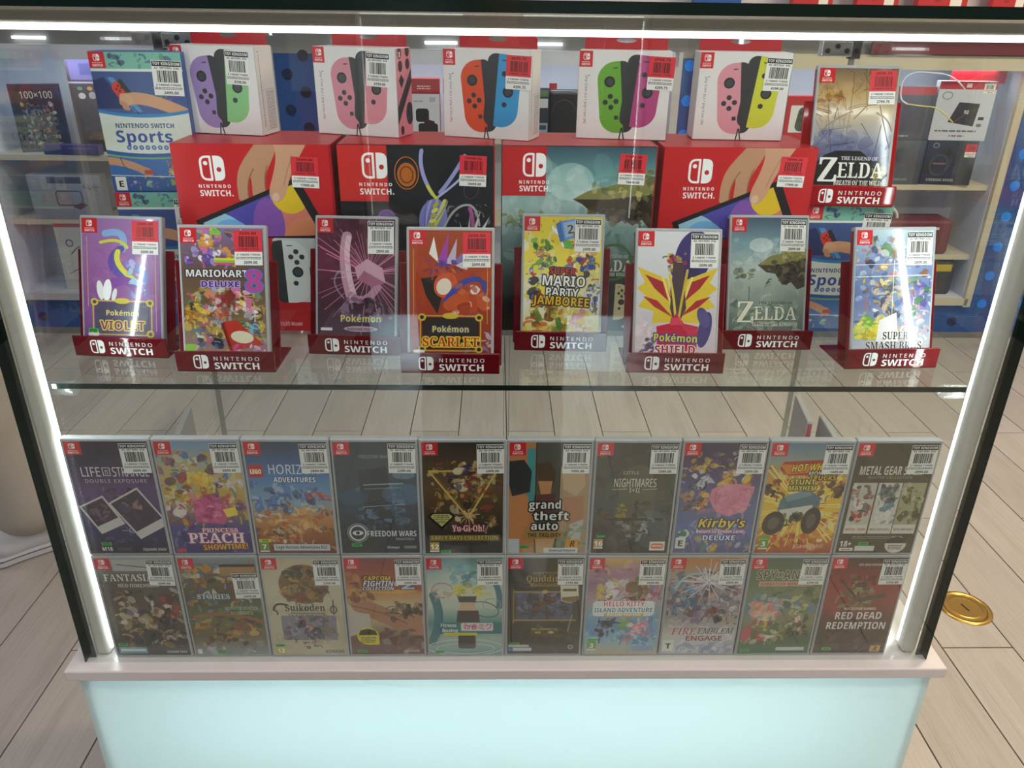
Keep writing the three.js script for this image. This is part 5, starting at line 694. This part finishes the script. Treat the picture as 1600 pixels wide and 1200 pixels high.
// ---------------------------------------------------------------- the person standing left of the case
{
  const V = (a) => new THREE.Vector3(...a);
  // one surface from tapered bones [from, to, radius, radius] joined smoothly; squash flattens along local z
  function flesh(bones, cell, blend) {
    const lo = V([9, 9, 9]), hi = V([-9, -9, -9]);
    for (const [a, b, ra, rb] of bones) for (const [p, r] of [[a, ra], [b, rb]]) { lo.min(V(p).subScalar(r + 3 * cell)); hi.max(V(p).addScalar(r + 3 * cell)); }
    const c = lo.clone().add(hi).multiplyScalar(0.5), s = hi.clone().sub(lo), half = Math.max(s.x, s.y, s.z) / 2, n = Math.min(150, Math.ceil(half * 2 / cell));
    const mc = new MarchingCubes(n, new THREE.MeshBasicMaterial(), false, false, 200000), hs = n / 2;
    const B = bones.map(([a, b, ra, rb]) => { const d = V(b).sub(V(a)); return [...a, d.x, d.y, d.z, d.lengthSq() || 1e-9, ra, rb]; });
    const ix = (v, o) => [Math.max(0, Math.floor((lo.getComponent(o) - c.getComponent(o)) / half * hs + hs)), Math.min(n - 1, Math.ceil((hi.getComponent(o) - c.getComponent(o)) / half * hs + hs))];
    mc.field.fill(-1); const [x0, x1] = ix(0, 0), [y0, y1] = ix(0, 1), [z0, z1] = ix(0, 2);
    for (let z = z0; z <= z1; z++) for (let y = y0; y <= y1; y++) for (let x = x0; x <= x1; x++) {
      const X = c.x + (x - hs) / hs * half, Y = c.y + (y - hs) / hs * half, Z = c.z + (z - hs) / hs * half; let d = 1;
      for (const [ax, ay, az, dx, dy, dz, l2, ra, rb] of B) { const px = X - ax, py = Y - ay, pz = Z - az; let t = (px * dx + py * dy + pz * dz) / l2; t = t < 0 ? 0 : t > 1 ? 1 : t; const e = Math.hypot(px - t * dx, py - t * dy, pz - t * dz) - ra - (rb - ra) * t, h = Math.max(blend - Math.abs(d - e), 0) / blend; d = Math.min(d, e) - h * h * blend / 4; }
      mc.field[x + y * n + z * n * n] = -d;
    }
    mc.isolation = 0; mc.update();
    const g = new THREE.BufferGeometry(); g.setAttribute('position', new THREE.BufferAttribute(mc.positionArray.slice(0, mc.count * 3), 3)); g.setAttribute('normal', new THREE.BufferAttribute(mc.normalArray.slice(0, mc.count * 3), 3));
    g.scale(half, half, half); g.translate(c.x, c.y, c.z); return g;
  }
  function person(label, p, turn, cloth) {
  const t = thing('person', label, 'person', null, p, turn);
  const skin = std([0.5, 0.3, 0.21], 0.55), beige = cloth, shirt = std([0.2, 0.21, 0.24], 0.9), hair = std([0.015, 0.012, 0.01], 0.6), white = std([0.62, 0.62, 0.66], 0.6), navyLine = std([0.02, 0.025, 0.06], 0.6);
  // skin: head, neck, forearms and hands in one continuous surface
  const bodyBones = [[[0, 1.36, -0.01], [0, 1.46, 0.0], 0.055, 0.05], [[0, 1.56, 0.0], [0, 1.6, -0.01], 0.078, 0.08], [[0, 1.5, 0.02], [0, 1.54, 0.03], 0.055, 0.065], [[0, 1.545, 0.085], [0, 1.53, 0.1], 0.012, 0.014], [[0, 1.38, 0], [0, 1.0, 0], 0.08, 0.09], [[0, 1.35, 0], [0.16, 1.35, 0], 0.05, 0.04], [[0, 1.35, 0], [-0.16, 1.35, 0], 0.05, 0.04]];
  for (const s of [-1, 1]) {
    bodyBones.push([[s * 0.083, 1.55, -0.01], [s * 0.086, 1.57, -0.015], 0.014, 0.016], [[s * 0.17, 1.35, 0], [s * 0.22, 1.08, -0.01], 0.04, 0.036], [[s * 0.22, 1.08, -0.01], [s * 0.07, 1.03 + s * 0.03, -0.165], 0.036, 0.026], [[s * 0.07, 1.03 + s * 0.03, -0.165], [s * 0.005, 1.03 + s * 0.03, -0.178], 0.026, 0.029]);
    [[-0.02, 0.064], [-0.006, 0.08], [0.008, 0.084], [0.022, 0.074]].forEach(([o, l]) => { const y = 1.03 + s * 0.03 + o; bodyBones.push([[0, y, -0.178], [-s * l * 0.55, y, -0.18], 0.0095, 0.009], [[-s * l * 0.55, y, -0.18], [-s * l, y - 0.004, -0.172], 0.009, 0.008]); });
    bodyBones.push([[s * 0.045, 1.045 + s * 0.03, -0.175], [s * 0.012, 1.078 + s * 0.03, -0.182], 0.012, 0.01]);
  }
  part('body', flesh(bodyBones, 0.0085, 0.018), skin, t);
  const eyes = mergeGeometries([-1, 1].map((s) => new THREE.SphereGeometry(0.011, 12, 8).translate(s * 0.031, 1.56, 0.073))); part('eyes', eyes, std([0.05, 0.035, 0.03], 0.3), t);
  part('mouth', new THREE.SphereGeometry(0.02, 16, 8).scale(1, 0.25, 0.4).translate(0, 1.497, 0.077), std([0.36, 0.14, 0.12], 0.5), t);
  part('hair', flesh([[[0, 1.6, -0.025], [0, 1.64, -0.015], 0.088, 0.07], [[-0.04, 1.65, 0.03], [0.04, 1.65, 0.03], 0.035, 0.035], [[-0.06, 1.56, -0.045], [0.06, 1.56, -0.045], 0.045, 0.045], [[-0.03, 1.5, -0.055], [0.03, 1.5, -0.055], 0.04, 0.04]], 0.008, 0.03), hair, t);
  const sh = [[[0, 1.33, 0], [0, 1.0, 0], 0.115, 0.12], [[-0.09, 1.33, 0], [0.09, 1.33, 0], 0.085, 0.085], [[-0.07, 1.0, 0], [0.07, 0.9, 0], 0.115, 0.12], [[0.07, 1.0, 0], [-0.07, 0.9, 0], 0.115, 0.12]];
  for (const s of [-1, 1]) sh.push([[s * 0.15, 1.34, 0], [s * 0.205, 1.12, -0.005], 0.07, 0.066]);
  part('shirt', flesh(sh, 0.012, 0.05), shirt, t);
  const tr = [[[-0.07, 0.88, 0], [0.07, 0.88, 0], 0.115, 0.115]];
  for (const s of [-1, 1]) { tr.push([[s * 0.08, 0.85, -0.005], [s * 0.1, 0.47, -0.045], 0.118, 0.094], [[s * 0.1, 0.47, -0.045], [s * 0.108, 0.165, -0.01], 0.092, 0.1]); for (let k = 0; k < 5; k++) tr.push([[s * 0.1 - 0.07, 0.125 + k * 0.05 + rr(-0.01, 0.01), 0.045 + rr(0, 0.03)], [s * 0.1 + 0.07, 0.13 + k * 0.05 + rr(-0.02, 0.02), 0.045 + rr(0, 0.03)], 0.026, 0.02]); }
  part('trousers', flesh(tr, 0.0115, 0.03), beige, t);
  for (const s of [-1, 1]) {
    const shoe = part('sneaker', flesh([[[s * 0.11, 0.06, -0.1], [s * 0.11, 0.09, -0.1], 0.036, 0.034], [[s * 0.11, 0.055, -0.08], [s * 0.115, 0.05, 0.08], 0.04, 0.04], [[s * 0.115, 0.048, 0.07], [s * 0.12, 0.04, 0.13], 0.042, 0.032], [[s * 0.11, 0.1, -0.08], [s * 0.115, 0.075, 0.04], 0.032, 0.03]], 0.005, 0.03), white, t);
    const sole = new THREE.Shape(); sole.moveTo(-0.036, -0.1); sole.bezierCurveTo(-0.04, -0.16, 0.04, -0.16, 0.038, -0.1); sole.bezierCurveTo(0.034, -0.03, 0.05, 0.03, 0.052, 0.09); sole.bezierCurveTo(0.05, 0.19, -0.04, 0.19, -0.046, 0.09); sole.bezierCurveTo(-0.048, 0.03, -0.034, -0.03, -0.036, -0.1);
    const ex = (d) => new THREE.ExtrudeGeometry(sole, { depth: d, bevelEnabled: true, bevelSize: 0.003, bevelThickness: 0.003, bevelSegments: 2, curveSegments: 16 }).rotateX(Math.PI / 2).scale(1, 1, 1);
    part('sole', ex(0.022).translate(s * 0.112, 0.0275, 0.0), white, shoe); const ln = ex(0.001); ln.scale(1.01, 1, 1.01); part('sole_line', ln.translate(s * 0.112, 0.022, 0), navyLine, shoe);
    for (const o of [-1, 1]) for (let k = 0; k < 4; k++) part('eyelet', new THREE.TorusGeometry(0.0055, 0.002, 8, 14), M.black, shoe, [s * 0.115 + o * (0.036 + k * 0.001), 0.082 - k * 0.006, 0.0 + k * 0.026], [-0.5, o * 1.0, 0]);
    part('laces', mergeGeometries([0, 1, 2, 3].map((k) => new THREE.CapsuleGeometry(0.004, 0.045, 3, 8).rotateZ(Math.PI / 2).translate(s * 0.115, 0.111 - k * 0.007, 0.0 + k * 0.025))), white, shoe);
  }
  return t;
  }
  person('person in loose beige trousers and white sneakers standing left of the display case', [-1.478, FLOOR, -1.27], Math.atan2(0.74, -0.67), std([0.44, 0.4, 0.34], 0.95));
  person('person in dark trousers standing before the display case, mirrored in its front glass', [-0.03, FLOOR, 1.13], Math.PI, std([0.02, 0.02, 0.024], 0.9));
}

// ---------------------------------------------------------------- looped cord hanging at the tan game case
{
  const t = thing('looped_cord', 'thin white and yellow looped cord at the right edge of the tan game case', 'cord', null, [0.489, 0.71, -0.236]);
  const V = ([x, y]) => new THREE.Vector3((x - 0.485) * 1.03, (y - 0.71) * 1.03, 0.0), tube = (pts) => new THREE.TubeGeometry(new THREE.CatmullRomCurve3(pts.map(V)), 60, 0.0009, 6);
  part('white_loop', tube([[0.5625, 0.7211], [0.5533, 0.729], [0.5379, 0.7369], [0.5153, 0.7395], [0.4958, 0.7393], [0.4856, 0.7327], [0.4839, 0.7195], [0.4872, 0.7084], [0.4948, 0.7033]]), M.whiteCard, t);
  part('yellow_end', tube([[0.4948, 0.7033], [0.5128, 0.7012], [0.5316, 0.6992], [0.5447, 0.6918], [0.5576, 0.6821]]), std([0.6, 0.5, 0.15], 0.5), t);
}

stickerMat.map = tex(SHEET.c);
renderer.render(scene, camera);
